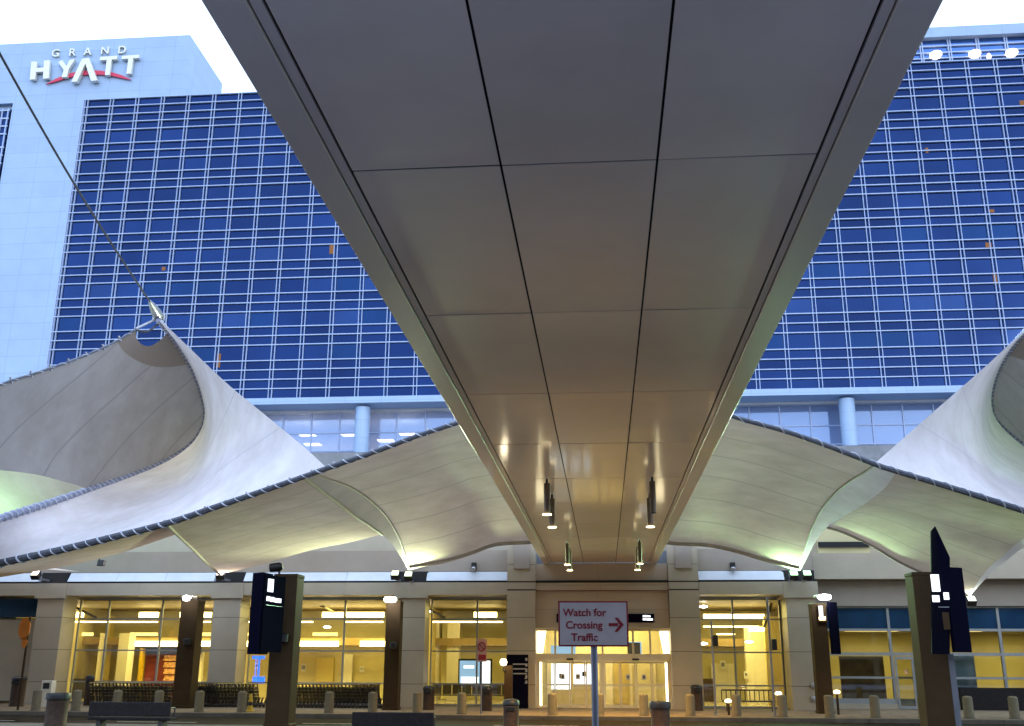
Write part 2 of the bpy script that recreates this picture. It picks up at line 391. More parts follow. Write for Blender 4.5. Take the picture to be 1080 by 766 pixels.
for i in range(len(rows)-1):
    za, zb = rows[i], rows[i+1]; big = za-zb > 1.2
    for j in range(len(cols)-1):
        xa, xb = cols[j]+.004, cols[j+1]-.004
        tilt = random.uniform(-.004, .004)
        def pane(mb):
            n = len(mb.v); mb.box(xa, xb, HY+.14, HY+.2, zb+.02, za-.02)
            for v in mb.v[n:]: v.y += (v.x-xa)*tilt + (v.z-zb)*tilt*.7
        if big:
            inview = (-50.5 < xa < -12.5) or (10 < xa < 38)
            d = abs((xa+xb)/2) + za*.6
            wins.append((0 if inview else 1, za, xa, xb, zb, tilt))
        else: pane(span)
span.build('spandrel_glass', M['hgl'][2], hot)
wins.sort(key=lambda t: (t[0], t[1], abs(t[2])))
for i, (iv, za, xa, xb, zb, tilt) in enumerate(wins):
    mb = MB() if i < 100 else rest
    n = len(mb.v); mb.box(xa, xb, HY+.14, HY+.2, zb+.02, za-.02)
    for v in mb.v[n:]: v.y += (v.x-xa)*tilt + (v.z-zb)*tilt*.7
    if i < 100: mb.build('window', M['hgl'][random.choice((0, 0, 1, 2, 3, 4))], hot)
tag(rest.build('window', M['hgl'][0], hot), kind='stuff')
lw_ = MB()
for x, y, w, h in ((172, 283, .35, .35), (350, 262, .5, 1.0), (230, 380, .35, 1.3), (1043, 258, .5, .45), (1050, 293, .3, 1.1), (978, 158, .25, .5), (1079, 108, .5, .5), (1046, 222, .5, .3)):
    p = at(x, y, HY); lw_.box(p.x-w/2, p.x+w/2, HY+.10, HY+.13, p.z-h/2, p.z+h/2)
lw_.build('lit_window', M['winlit'], hot)
# left wing glass inside the panel wall
lg = MB(); lg.box(TX0, -57.95, HY-.02, HY+.3, Z0, 54.9); lg.build('side_glass', M['hgl'][0], hot)
lm = MB()
for z in rows[1:]: lm.box(TX0, -57.95, HY-.14, HY+.1, z-.075, z+.075)
for x in (-58.1, -58.7, -59.0, -61.5, -64): lm.box(x-.05, x+.05, HY-.15, HY+.1, Z0, 54.9)
lm.build('side_mullion', M['hmull'], hot)
# glazed roof storey on the right wing
pg = MB(); pg.box(26.5, GR1, HY+.9, HY+18, ZT, 58.4); pg.build('penthouse_glass', M['pentglass'], hot)
pp = MB(); pp.box(26.2, GR1+.5, HY+.3, HY+18.6, 58.4, 59.45); pp.build('parapet', M['hwall'], hot)
pm = MB()
for k in range(14):
    for d in (-.1, .1): pm.box(28.2+2.56*k+d-.05, 28.2+2.56*k+d+.05, HY+.7, HY+.95, ZT, 58.4)
for z in (56.4, 57.0, 57.7): pm.box(26.5, GR1, HY+.72, HY+.93, z-.06, z+.06)
pm.build('penthouse_mullion', M['hmull'], hot)
for x, y in ((987, 58), (1028, 57), (1067, 56), (1043, 60)):
    p = at(x, y, HY+.45); s_ = .55 if x != 1043 else .2
    MB().lathe((p.x, p.y, p.z), [(.02, -.33), (s_*.6, -.3), (s_, -.05), (s_*.95, .15), (s_*.5, .32), (.02, .36)], 14).build('terrace_lamp', M['balllamp'], hot, smooth=True)
# recessed lobby level under the tower
lb = MB(); lb.box(-66, 62, 88.0, 88.06, 18.6, 23.75); lb.build('lobby_glass', M['lobbyglass'], hot)
lm = MB()
for k in range(-26, 24): lm.box(k*2.612-.05, k*2.612+.05, 87.9, 88.15, 18.6, 23.75)
for z in (20.3, 21.95): lm.box(-66, 62, 87.92, 88.12, z-.05, z+.05)
lm.build('lobby_mullion', M['hmull'], hot)
MB().box(-66, 62, 96, 96.3, 18, 24).build('lobby_wall', M['iwall'], hot)
MB().box(-66, 62, 87.2, 96.2, 23.76, 24.4).build('lobby_ceiling', M['whitemetal'], hot)
for x, y in ((304, 465), (324, 459), (330, 469), (369, 459), (407, 465), (430, 458)):
    p = at(x, y, 91.5)
    MB().box(p.x-.75, p.x+.75, p.y-.5, p.y+.5, p.z-.03, p.z+.03).build('lobby_lamp', M['lobbylamp'], hot)
pw = at(478/2.553+760, 445, 95.5)
MB().box(pw.x-2.2, pw.x+2.2, 95.6, 95.9, pw.z-2.0, pw.z+2.5).build('lobby_panel', M['iwall2'], hot)
for x in (382, 895, 262, 1030, 130, 640):
    p = at(x, 450, 85.9)
    MB().tube([(p.x, 85.9, 10), (p.x, 85.9, 23.75)], .66, 24).build('column', M['hwall'], hot, smooth=True)
pod = MB(); pod.box(-66, 62, 80, 100, 0, 18.5); pod.build('podium', M['roof'], hot)
sl = MB(); sl.quad((-66, 80, 18.52), (62, 80, 18.52), (62, 88, 19.2), (-66, 88, 19.2)); sl.build('podium_roof', M['roof'], hot)
lamp('lobby_light', 'AREA', (-30, 92, 23.6), 3800, (1, .75, .45), hot, shape='RECTANGLE', size=40, size_y=5)
lamp('lobby_light', 'AREA', (20, 92, 23.6), 200, (1, .75, .45), hot, shape='RECTANGLE', size=30, size_y=5)

# hotel sign
sg = thing('hotel_sign', at(92, 88, HY), 'silver hotel name letters over a red arc on the pale tower wall', 'sign')
def crop(px, py): return px/6.75, py/6.75
def strokes(name, polys, mt, d=.35, Y=HY-.12):
    mb = MB()
    for k, po in enumerate(polys):
        yy = Y-k*.006
        mb.prism([at(*crop(*q), yy) for q in po], (0, -d, 0))
    return mb.build(name, mt, sg, bevel=.03)
strokes('letter', [[(235, 452), (277, 452), (263, 580), (224, 582)], [(325, 445), (367, 443), (359, 572), (317, 577)], [(268, 498), (325, 495), (323, 525), (266, 528)]], M['letter'])
strokes('letter', [[(426, 455), (455, 443), (497, 500), (470, 522)], [(508, 440), (547, 433), (497, 512), (468, 522)], [(466, 510), (500, 506), (489, 563), (449, 565)]], M['letter'])
strokes('letter', [[(598, 437), (642, 430), (562, 600), (521, 603)], [(610, 435), (648, 430), (708, 590), (663, 597)]], M['letter'], .45)
strokes('letter', [[(723, 420), (846, 411), (843, 437), (721, 446)], [(770, 441), (806, 437), (791, 548), (757, 551)]], M['letter'])
strokes('letter', [[(879, 412), (1001, 404), (998, 428), (876, 437)], [(924, 433), (959, 429), (943, 538), (909, 542)]], M['letter'])
sw = [(328, 606), (400, 566), (480, 533), (560, 514), (640, 506), (720, 508), (800, 520), (870, 540), (940, 574)]
lo = [(328, 606), (405, 585), (485, 559), (562, 542), (640, 536), (718, 536), (796, 545), (866, 560), (940, 574)]
mb = MB()
for i in range(len(sw)-1):
    q = [sw[i], sw[i+1], lo[i+1], lo[i]]
    if i == 0: q = [sw[0], sw[1], lo[1]]
    if i == len(sw)-2: q = [sw[-2], sw[-1], lo[-2]]
    mb.prism([at(*crop(*t), HY-.1) for t in q], (0, -.12, 0))
mb.build('swoosh', M['swoosh'], sg)
for ch, x, y in (('G', 366, 408), ('R', 490, 402), ('A', 597, 396), ('N', 716, 389), ('D', 838, 384)):
    p = at(*crop(x, y), HY-.12)
    text('small_letter', ch, 1.18, .12, M['letter'], sg, p, align='LEFT', bold=.012)

# ------------------------------------------------------------------ terminal
FY = 49.5                                # front of beam and columns
ter = thing('terminal_building', (0, FY, 0), 'low airport terminal with pale columns, lit glazed bays and a central doorway', 'terminal')
COLX = [-27.45, -18.4, -9.25, 9.18]
XL, XR = -48, 9.9
PX0, PX1 = -3.24, 3.06                   # portal opening
def zpx(y, x=500, Y=FY): return at(x, y, Y).z
up = MB(); up.box(XL, -4.6, FY+.35, FY+.75, 6.28, 7.3); up.box(4.5, XR, FY+.35, FY+.75, 6.28, 7.3); up.build('upper_wall', M['cladbeige'], ter)
sb = MB(); sb.box(XL, XR, 52.5, 79.9, 6.2, 9.0); sb.build('set_back_wall', M['cladlight'], ter)
rf = MB(); rf.box(XL, XR, FY+.76, 52.48, 6.2, 7.28); rf.build('roof', M['roof'], ter)
fa = MB()
for a, b_ in ((XL, -28.2), (-26.7, -19.15), (-17.65, -9.95), (-8.55, -4.6), (4.5, 8.5)):
    k = max(1, round((b_-a)/3)); w = (b_-a)/k
    for i in range(k):
        x0, x1 = a+i*w+.008, a+(i+1)*w-.008
        n = len(fa.v)
        fa.prism([(x0, FY+.02, 5.82), (x0, FY+.34, 6.26), (x0, FY+.6, 6.26), (x0, FY+.6, 5.82)], (x1-x0, 0, 0))
fa.build('sloped_fascia', M['whitemetal'], ter)
gp = MB(); gp.box(XL, XR, FY+.1, FY+.7, 5.74, 5.82); gp.build('shadow_gap', M['darkgap'], ter)
be = MB()
for a, b_ in ((XL, -28.25), (-26.65, -19.2), (-17.6, -10.0), (-8.5, -4.6), (4.5, 8.45)):
    k = max(1, round((b_-a)/3)); w = (b_-a)/k
    for i in range(k): MB().box(a+i*w+.006, a+(i+1)*w-.006, FY, FY+1.9, 5.14, 5.73).build('beam', M['cladlight'], ter)
for X in COLX:
    c = MB(); w = .68
    for z0, z1 in ((0, 1.03), (1.05, 2.55), (2.57, 4.08), (4.10, 5.0)): c.box(X-w, X+w, FY+.1, FY+1.46, z0, z1)
    co = c.build('column', M['cladlight'], ter); MB().box(X-w+.02, X+w-.02, FY+.125, FY+1.44, 0, 4.99).build('column_core', M['darkgap'], ter)
    MB().box(X-.8, X+.8, FY-.04, FY+1.9, 5.0, 5.735).build('column_cap', M['cladlight'], ter)
    MB().box(X-.75, X+.75, FY+.3, FY+.7, 5.82, 6.28).build('recess', M['darkgap'], ter)
# portal
for X, w in ((-3.92, .68), (3.78, .70)):
    c = MB()
    for z0, z1 in ((0, 1.03), (1.05, 2.55), (2.57, 4.08), (4.10, 5.34), (5.40, 5.72), (5.78, 6.55), (6.57, 8.4)): c.box(X-w, X+w, FY-.05, FY+1.5, z0, z1)
    c.build('pilaster', M['cladlight'], ter); MB().box(X-w+.02, X+w-.02, FY-.025, FY+1.48, 0, 8.38).build('pilaster_core', M['darkgap'], ter)
    MB().box(X-.36, X+.42, FY-.16, FY-.052, 6.35, 7.55).build('pilaster_panel', M['cladbeige'], ter, bevel=.01)
po = MB()
for a, b_ in ((PX0, -.07), (-.05, PX1)):
    po.box(a, b_, FY+.25, FY+.6, 5.78, 6.62)
    po.box(a, b_, FY+.15, FY+.6, 5.36, 5.72); po.box(a, b_, FY+.30, FY+.62, 3.6, 5.33)
po.box(PX0, PX1, FY+.40, FY+.66, 3.62, 6.6)
po.build('portal_wall', M['clad'], ter)
MB().box(PX0, PX1, FY+.13, FY+.32, 5.325, 5.365).build('portal_trim', mat('copper_trim', (.22, .09, .05), .5), ter)
pf = MB(); GY = FY+.75
pf.box(PX0, PX1, GY-.14, GY+.14, 2.12, 2.45); pf.box(PX0, PX1, GY-.1, GY+.1, 3.5, 3.6)
for x in (PX0+.06, -.12, PX1-.06): pf.box(x-.08, x+.08, GY-.11, GY+.11, 0, 2.12)
pf.build('door_header', M['doorframe'], ter)
tr = MB(); tr.box(PX0+.45, PX1-.45, GY-.01, GY+.01, 2.46, 3.5); tr.build('transom_glass', M['glass'], ter)
tm = MB()
for x in (-1.55, -.1, 1.35, 2.15, -2.35): tm.box(x-.045, x+.045, GY-.06, GY+.06, 2.45, 3.5)
tm.build('transom_mullion', M['doorframe'], ter)
for sx, x0 in ((1, PX0), (-1, PX1)):     # lit flared jambs
    mb = MB(); mb.prism([(x0+sx*.02, GY-.09, 2.47), (x0+sx*.30, GY-.04, 2.47), (x0+sx*.46, GY-.04, 3.49), (x0+sx*.02, GY-.09, 3.49)], (0, .06, 0)); mb.build('jamb_light', M['jamb'], ter)
    MB().box(min(x0+sx*.15, x0+sx*.25), max(x0+sx*.15, x0+sx*.25), GY-.05, GY-.02, .1, 2.05).build('jamb_light', M['jamb'], ter)
for a, b_ in ((PX0+.14, -.2), (-.04, PX1-.14)):
    w = (b_-a)/4
    for i in range(4):
        x0, x1 = a+i*w+.01, a+(i+1)*w-.01; yy = GY + (.06 if i in (1, 2) else 0)
        d = MB(); t = .055
        d.box(x0, x0+t, yy-.025, yy+.025, .02, 2.10); d.box(x1-t, x1, yy-.025, yy+.025, .02, 2.10)
        for z0, z1 in ((.02, .14), (1.0, 1.07), (2.02, 2.10)): d.box(x0+t, x1-t, yy-.024, yy+.024, z0, z1)
        do = d.build('door', M['doorframe'], ter)
        MB().box(x0+t, x1-t, yy-.006, yy+.006, .14, 2.02).build('pane', M['glass'], do)
        if i in (1, 2):
            MB().box((x0+x1)/2-.10, (x0+x1)/2+.10, yy-.034, yy-.027, 1.28, 1.52).build('notice', M['white'], do)
            MB().box((x0+x1)/2-.04, (x0+x1)/2+.04, yy-.040, yy-.035, 1.34, 1.46).build('notice_mark', M['black'], do)
    MB().box((a+b_)/2-.16, (a+b_)/2+.16, GY-.22, GY-.142, 2.16, 2.24).build('door_sensor', M['black'], ter)
# window bays
def bay(x0, x1, vs, hs=(1.03, 2.55, 4.08), Y=FY+1.75, z0=0, z1=5.14):
    w = MB()
    for x in [x0+.04, x1-.04]+vs: w.box(x-.04, x+.04, Y-.06, Y+.06, z0, z1)
    for z in hs: w.box(x0, x1, Y-.058, Y+.058, z-.035, z+.035)
    w.box(x0, x1, Y-.059, Y+.059, z1-.1, z1); w.box(x0, x1, Y-.059, Y+.059, z0, z0+.1)
    wo = w.build('window', M['mullion'], ter)
    MB().box(x0+.02, x1-.02, Y-.006, Y+.006, z0+.02, z1-.02).build('pane', M['glass'], wo)
gx = lambda x, y=690: at(x, y, FY+1.75).x
bay(-26.75, -19.1, [gx(110), gx(167)])
bay(-17.7, -9.95, [gx(305), gx(362)])
bay(-8.55, -4.6, [gx(503)])
bay(4.5, 8.48, [gx(775), gx(826)])
bay(-48, -28.15, [-44.5, -41, -37.5, -34, -31])
for i in range(6):
    a = -48+3.3*i+.02
    MB().box(a, a+3.26, FY+.86, FY+.98, .12, 4.0).build('blank_panel', M['cladlight'], ter); MB().box(a, a+3.26, FY+.90, FY+.93, 4.12, 5.03).build('blue_pane', M['blueglass'], ter)
# interior
MB().box(XL, XR+.1, FY+1.85, 62, .004, .02).build('floor', M['ifloor'], ter)
ic = MB(); ic.box(XL, XR, FY+1.9, 62, 5.0, 5.12); ic.build('ceiling', M['iceil'], ter)
MB().box(XL, XR, 61.8, 62.2, 0, 5.1).build('interior_wall', M['iwall'], ter)
bh = MB(); bh.box(XL, XR, 58.6, 61.7, 2.95, 3.35); bh.build('bulkhead', mat('brown_bulkhead', (.30, .21, .09), .6, var=.1), ter)
MB().box(XR-.05, XR+.15, FY+1.9, 62, 0, 6.0).build('end_wall', M['iwall'], ter)
MB().box(-30.4, -30.2, FY+1.9, 62, 0, 5.0).build('end_wall', M['iwall'], ter)
def strip(x0, x1, y, Y, h, mt='strip'):
    a, c = at(x0, y, Y), at(x1, y, Y)
    MB().box(a.x, c.x, Y-.06, Y+.06, a.z-h/2, a.z+h/2).build('light_strip', M[mt], ter)
for x0, x1 in ((66, 88), (147, 167), (190, 223), (250, 258), (308, 316), (340, 362), (364, 405), (500, 524)): strip(x0, x1, 648.5, 57, .28)
for x0, x1 in ((66, 166), (192, 222), (250, 330), (364, 404), (446, 530)): strip(x0, x1, 656, 57.4, .07)
for x0, x1 in ((742, 806),): strip(x0, x1, 651, 56, .30)
for x0, x1 in ((742, 800),): strip(x0, x1, 661, 56.6, .07)
for x0, x1 in ((66, 98), (138, 166), (205, 222), (248, 262), (330, 356)): strip(x0, x1, 669, 58.5, .18, 'stripsoft')
for x0, x1 in ((137, 166), (167, 188), (200, 222), (250, 270), (300, 357), (380, 406)): strip(x0, x1, 679, 58.5, .30)
strip(756, 775, 669, 58.4, .07); strip(790, 806, 664, 55, .18)
vw = MB(); vw.box(-4.4, 4.3, 54, 54.2, 0, 4.9); vw.build('vestibule_wall', mat('vestibule_cream', (.70, .66, .42), .6, var=.08), ter)
for x in (-2.9, -1.5, -.8, .3, 1.3, 2.5): MB().box(x-.06, x+.06, 53.9, 53.995, 0, 2.3).build('inner_frame', M['doorframe'], ter)
MB().box(-4.4, 4.3, 53.88, 53.99, 2.32, 2.46).build('inner_frame', M['doorframe'], ter)
for x0, x1 in ((-2.2, -1.6), (.45, 1.15)): MB().box(x0, x1, 53.93, 53.98, .1, 2.2).build('inner_door', M['iwall2'], ter)
# interior rooms and pieces
iw = MB()
def pb(x0, x1, y0, y1, Y, d, name, mt, par=None):
    a, c = at(x0, y1, Y), at(x1, y0, Y)
    return MB().box(a.x, c.x, Y, Y+d, max(.02, a.z), c.z).build(name, M[mt], par or ter)
for x0, x1 in ((117, 137), (96, 106)): pb(x0, x1, 668, 752, 57.5, .8, 'interior_column', 'iwhite')
pb(104, 117, 650, 752, 59, .6, 'interior_column', 'iwall2')
for x0, x1 in ((452, 463), (470, 485)): pb(x0, x1, 655, 752, 58.8, .5, 'interior_column', 'iwhite')
pb(330, 352, 694, 752, 61.5, .25, 'interior_door', 'iwall2'); pb(360, 372, 690, 752, 61.4, .25, 'interior_column', 'iwhite')
pb(790, 805, 660, 752, 58, .5, 'interior_column', 'iwhite'); pb(812, 822, 650, 752, 55, .4, 'interior_column', 'iwall2')
pb(752, 774, 700, 752, 61.5, .2, 'interior_door', 'iwhite')
pb(446, 452, 640, 752, 56, 5, 'partition', 'iwall2')
sh = thing('shop_front', (at(170, 740, 59).x, 59, 0), 'red and blue shop with goods on shelves behind the left glazing', 'shop')
pb(148, 192, 683, 752, 60.4, .3, 'back_wall', 'red', sh); pb(149, 212, 683, 690, 59.8, .2, 'fascia', 'bluepaint', sh)
for k in range(4): pb(172, 188, 695+k*7, 697+k*7, 59.6, .5, 'shelf', 'strip' if False else 'goods', sh); pb(173, 187, 691.5+k*7, 695+k*7, 59.7, .3, 'goods', 'goods', sh)
pb(205, 214, 688, 752, 59.9, .3, 'side_panel', 'iwhite', sh)
tag(pb(141, 151, 684, 752, 59, .35, 'banner_stand', 'yellow', None), 'tall yellow banner panel beside the red shop', 'banner')
o = bpy.data.objects['banner_stand']; o.parent = None; o.location = (0, FY, 0)
tag(pb(63, 70, 692, 752, 58, .5, 'partition_post', 'yellow', None), None, None)
for x0, x1, y0, y1, Y in ((251, 257, 700, 708, 61.7), (268, 273, 699, 706, 61.7), (317, 323, 700, 709, 61.7), (379, 384, 703, 709, 61.7), (760, 765, 697, 706, 61.4), (785, 789, 708, 716, 57.9), (449, 451.5, 690, 700, 55.9)):
    pb(x0, x1, y0, y1, Y, .04, 'notice', 'white'); pb(x0+1, x1-1, y0+2, y1-3, Y-.02, .015, 'notice_mark', 'polegrey')
for x0, x1, y0, Y, mt_ in ((308, 328, 722, 59, 'iwall2'), (372, 398, 722, 60, 'binbrown'), (112, 140, 724, 56, 'benchdark'), (66, 92, 716, 58, 'benchdark'), (742, 752, 716, 60, 'binbrown'), (800, 812, 722, 57, 'iwhite')): pb(x0, x1, y0, 752, Y, .7, 'counter', mt_)
for x0, y0, x1, y1, Y in ((66, 634, 102, 652, 55), (250, 634, 275, 648, 55), (447, 640, 470, 652, 55), (815, 632, 806, 662, 54), (330, 634, 352, 646, 56)):
    MB().tube([at(x0, y0, Y), at(x1, y1, Y)], .07, 6).build('ceiling_brace', M['benchdark'], ter)
for x, y, Y in ((345, 661.5, 55), (201, 661, 55), (74, 660, 55), (790, 677, 54), (742, 640, 53), (742, 679, 54), (450, 645, 54)):  # glowing discs stand in for lamps mirrored in the glazing
    p = at(x, y, Y); MB().lathe((p.x, p.y, p.z), [(.05, -.06), (.2, -.03), (.2, .02), (.05, .07)], 14).build('reflected_lamp', M['globe'], ter)
# neon sign inside
ns = thing('neon_sign', at(272, 707, 57), 'blue neon sign glowing behind the glazing left of the tall navy signboard', 'sign')
for x0, x1, y0, y1 in ((266, 279, 692, 695), (271, 274, 694, 715), (266, 279, 714, 721), (268.5, 270, 695, 714)): pb(x0, x1, y0, y1, 57, .08, 'tube', 'neon', ns)
# lit advertising board
ad = thing('advertising_board', (at(501, 747, 56).x, 56, 0), 'backlit blue and white advertising board behind the glazing left of the doors', 'advert')
pb(483, 519, 695, 724, 56.02, .14, 'frame', 'black', ad); pb(484.5, 506, 697, 722.5, 55.97, .04, 'panel', 'poster', ad); pb(508, 517, 697, 722.5, 55.97, .04, 'panel', 'screen', ad)
pb(486, 505, 714, 722, 55.94, .02, 'picture_band', 'screen', ad); pb(489, 500, 702, 705, 55.94, .02, 'picture_band', 'screen', ad)
pb(488, 490, 724, 752, 56.05, .1, 'leg', 'black', ad); pb(512, 514, 724, 752, 56.05, .1, 'leg', 'black', ad)
st = thing('seat_row', (at(490, 747, 54).x, 54, 0), 'dark row of waiting seats behind the glazing below the lit advert', 'seating')
a_, c_ = at(456, 740, 54), at(540, 740, 54); ns_ = 8
for i in range(ns_):
    x0 = a_.x+(c_.x-a_.x)*i/ns_; x1 = a_.x+(c_.x-a_.x)*(i+1)/ns_-.05
    MB().box(x0, x1, 54, 54.5, .40, .46).build('seat', M['benchdark'], st); MB().box(x0, x1, 53.98, 54.03, .48, 1.0).build('backrest', M['benchdark'], st)
for i in range(4):
    x0 = a_.x+.2+(c_.x-a_.x-.4)*i/3; MB().tube([(x0, 54.2, 0), (x0, 54.2, .4)], .03).build('leg', M['steel'], st)
# door displays
for x0, x1, y0, y1, lab in ((581.5, 602, 700, 727, 'bright white display seen through the left half of the left door pair'), (605, 627, 701, 722, 'bright white display seen through the right half of the left door pair')):
    t = thing('display_screen', (at(x0, 747, 52.2).x, 52.2, 0), lab, 'display', 'lit displays behind the entrance doors')
    pb(x0, x1, y0, y1, 52.2, .06, 'panel', 'screen', t); pb((x0+x1)/2-2, (x0+x1)/2+2, (y0+y1)/2-3, (y0+y1)/2+2, 52.17, .02, 'figure_mark', 'navy', t)
    pb(x0+1, x1-1, y1, 752, 52.22, .05, 'stand', 'iwhite', t)
t = thing('ceiling_screen', at(592, 685, 53), 'pale blue screen hanging inside above the left door pair', 'screen'); pb(581, 607, 681, 690.5, 53, .1, 'panel', 'poster', t); pb(593, 594, 640, 681, 53.03, .03, 'hanger', 'steel', t)
t = thing('outlined_screen', at(670, 675, 53), 'blue outlined dark screen inside above the right door pair', 'screen'); pb(662, 676, 678, 691, 53, .08, 'panel', 'black', t)
for q in ((662, 676.5, 677, 678), (675.5, 676.5, 678, 691)): pb(*q, 52.95, .04, 'edge_light', 'poster', t)
# interior lights
for x, e in ((-24.5, 420), (-21, 480), (-15.8, 780), (-12, 780), (-6.5, 300), (6.5, 560)):
    lamp('ceiling_lamp', 'AREA', (x, 55.5, 4.9), e, (1, .83, .23), ter, shape='RECTANGLE', size=2.5, size_y=3)
lamp('ceiling_lamp', 'AREA', (-.1, 52.2, 4.6), 420, (1, .75, .27), ter, shape='RECTANGLE', size=5, size_y=1.5)
lamp('ceiling_lamp', 'AREA', (-36, 55.5, 4.9), 15, (.6, .7, 1), ter, shape='RECTANGLE', size=3, size_y=3)
for x in (-22.9, -13.8, -6.6, 6.5): lamp('ceiling_lamp', 'AREA', (x, 60.5, 2.9), 40, (1, .82, .23), ter, shape='RECTANGLE', size=5, size_y=1)
# overhead blue sign over the doors
ob = thing('overhead_sign', (at(640, 652, FY+.2).x, FY+.2, zpx(652)), 'long navy sign with white words on the wall over the doors', 'sign')
pb(587, 690, 647.5, 656.5, FY+.14, .14, 'panel', 'navy', ob)
for x0, x1, y0, y1 in ((678, 683, 649, 651), (683.5, 686, 649.3, 651), (678, 681.5, 652.3, 654.3), (682, 688.5, 652.5, 654.5)): pb(x0, x1, y0, y1, FY+.125, .012, 'lettering', 'signlit', ob)
# cameras on the upper wall
for x, lab in ((500, 'small black camera on the beige wall left of the doorway pilasters'), (772.5, 'small black camera on the beige wall right of the doorway pilasters')):
    p = at(x, 597, FY+.3); t = thing('security_camera', p, lab, 'camera', 'cameras on the upper wall')
    MB().box(p.x-.12, p.x+.12, FY+.16, FY+.35, p.z-.16, p.z+.16).build('bracket', M['black'], t, bevel=.02)
    MB().lathe((p.x, FY+.10, p.z-.12), [(.02, -.13), (.09, -.1), (.12, 0), (.09, .05), (.02, .06)], 12).build('dome', M['steel'], t, smooth=True)

# ------------------------------------------------------------------ right building
rb = thing('side_building', (20, 52, 0), 'lower terminal wing with blue upper glazing and yellow lit rooms on the right', 'building')
RX0, RX1, RY = 10.1, 45, 52.0
def z_at(y, Y): return at(960, y, Y).z
zl = [z_at(y, RY) for y in (740, 715, 690, 664.5, 640, 613)]
MB().box(RX0, RX1, RY-.3, RY+.5, zl[4]+.02, zl[5]).build('lintel_wall', M['cladbeige'], rb)
MB().box(RX0, RX1, RY-1.2, RY+.5, zl[5]+.02, zl[5]+1.25).build('ledge', M['cladlight'], rb)
MB().box(RX0+.2, RX1, RY-.2, RY+6, zl[5]+1.3, zl[5]+2.6).build('parapet_wall', M['cladlight'], rb)
q0, q1 = at(862, 575, RY-.3), at(916, 575, RY-.3)
MB().box(q0.x, q1.x, RY-.45, RY-.21, q0.z-.55, q0.z+.8).build('lit_recess', M['iwall'], rb); MB().box(q0.x, q1.x, RY-.6, RY-.46, q0.z-.14, q0.z+.12).build('dark_slot', M['darkgap'], rb)
ug = MB(); ug.box(RX0, RX1, RY+.02, RY+.04, zl[3]+.05, zl[4]-.05); ug.build('upper_glass', M['blueglass'], rb)
lg_ = MB(); lg_.box(RX0, RX1, RY+.02, RY+.04, zl[0], zl[3]-.05); lg_.build('lower_glass', M['glass'], rb)
fr = MB()
for z, h in zip(zl[:5], (.12, .05, .07, .06, .07)): fr.box(RX0, RX1, RY-.07, RY+.1, z-h, z+h)
for x in (873, 940, 1057, 1120): X = at(x, 690, RY).x; fr.box(X-.06, X+.06, RY-.075, RY+.11, zl[0], zl[4])
fr.build('mullion', M['mullion'], rb)
MB().box(RX0, RX1, RY-.1, RY+.12, 0, zl[0]-.12).build('base_wall', M['cladlight'], rb)
MB().box(RX0, RX1, RY+6.2, RY+6.6, 0, zl[5]).build('interior_wall', M['iwall'], rb)
MB().box(RX0, RX1, RY+.2, RY+6.2, zl[3]+.06, zl[3]+.2).build('ceiling', M['iceil'], rb)
MB().box(RX0, RX1, RY+.2, RY+6.2, .004, .02).build('floor', M['ifloor'], rb)
dr = MB(); D0, D1 = at(944, 700, RY).x, at(981, 700, RY).x; zd = z_at(693, RY)
for x in (D0, (D0+D1)/2-.04, (D0+D1)/2+.04, D1): dr.box(x-.045, x+.045, RY-.14, RY-.08, .02, zd)
for z in (.08, zd-.05): dr.box(D0, D1, RY-.139, RY-.081, z-.06, z+.06)
dro = dr.build('door', M['mullion'], rb); MB().box(D0+.03, D1-.03, RY-.115, RY-.105, .1, zd-.1).build('pane', M['glass'], dro)
for x in (956, 971): p = at(x, 709, RY-.12); MB().box(p.x-.09, p.x+.09, RY-.125, RY-.118, p.z-.12, p.z+.12).build('door_notice', M['goods'], dro)
MB().box(at(886, 700, RY+1).x, at(932, 700, RY+1).x, RY+1, RY+1.2, .1, zl[2]-.1).build('dark_screen', mat('dark_curtain', (.16, .11, .05), .8, var=.3), rb)
MB().box(at(1001, 700, RY+.6).x, at(1028, 700, RY+.6).x, RY+.6, RY+.75, z_at(738, RY), zl[2]-.02).build('blue_panel', mat('pale_blue_board', (.22, .36, .52), .5), rb)
MB().box(at(1008, 700, RY-.5).x, 40, RY-.7, RY-.45, 0, z_at(725, RY-.5)).build('low_wall', M['stone'], rb)
for x0, x1, y in ((892, 948, 667), (1022, 1036, 667)):
    a, c = at(x0, y, RY+1.5), at(x1, y, RY+1.5); MB().box(a.x, c.x, RY+1.2, RY+1.8, zl[3]-.02, zl[3]+.03).build('light_strip', M['stripsoft'], rb)
for x, e in ((14, 170), (21, 180), (30, 120)): lamp('ceiling_lamp', 'AREA', (x, RY+3, zl[3]-.05), e, (1, .84, .26), rb, shape='RECTANGLE', size=3, size_y=3)

# ------------------------------------------------------------------ covered walkway
wk = thing('covered_walkway', (-.14, 0, 6.65), 'wide metal panelled walkway roof passing overhead to the terminal doors', 'walkway')
SX0, SX1, SZ, SY0, SY1 = -2.87, 2.58, 6.65, -9.0, FY+.22
gaps = [-2.42, -.92, .61, 2.14]
js = [4.60-4.385*k for k in range(1, 4)][::-1]+[4.60+4.385*k for k in range(11)]
js = [SY0]+[j for j in js if SY0+.5 < j < SY1-.4]+[SY1]
pn = MB()
for a, b_ in zip(gaps[:-1], gaps[1:]):
    for c, d in zip(js[:-1], js[1:]):
        e = random.uniform(-.0025, .0025); f_ = random.uniform(-.0025, .0025)
        n = len(pn.v); pn.box(a+.012, b_-.012, c+.014, d-.014, SZ, SZ+.009)
        for v in pn.v[n:]: v.z += e*(1 if v.x > (a+b_)/2 else -1)+f_*(1 if v.y > (c+d)/2 else -1)
pn.build('soffit_panels', M['soffit'], wk)
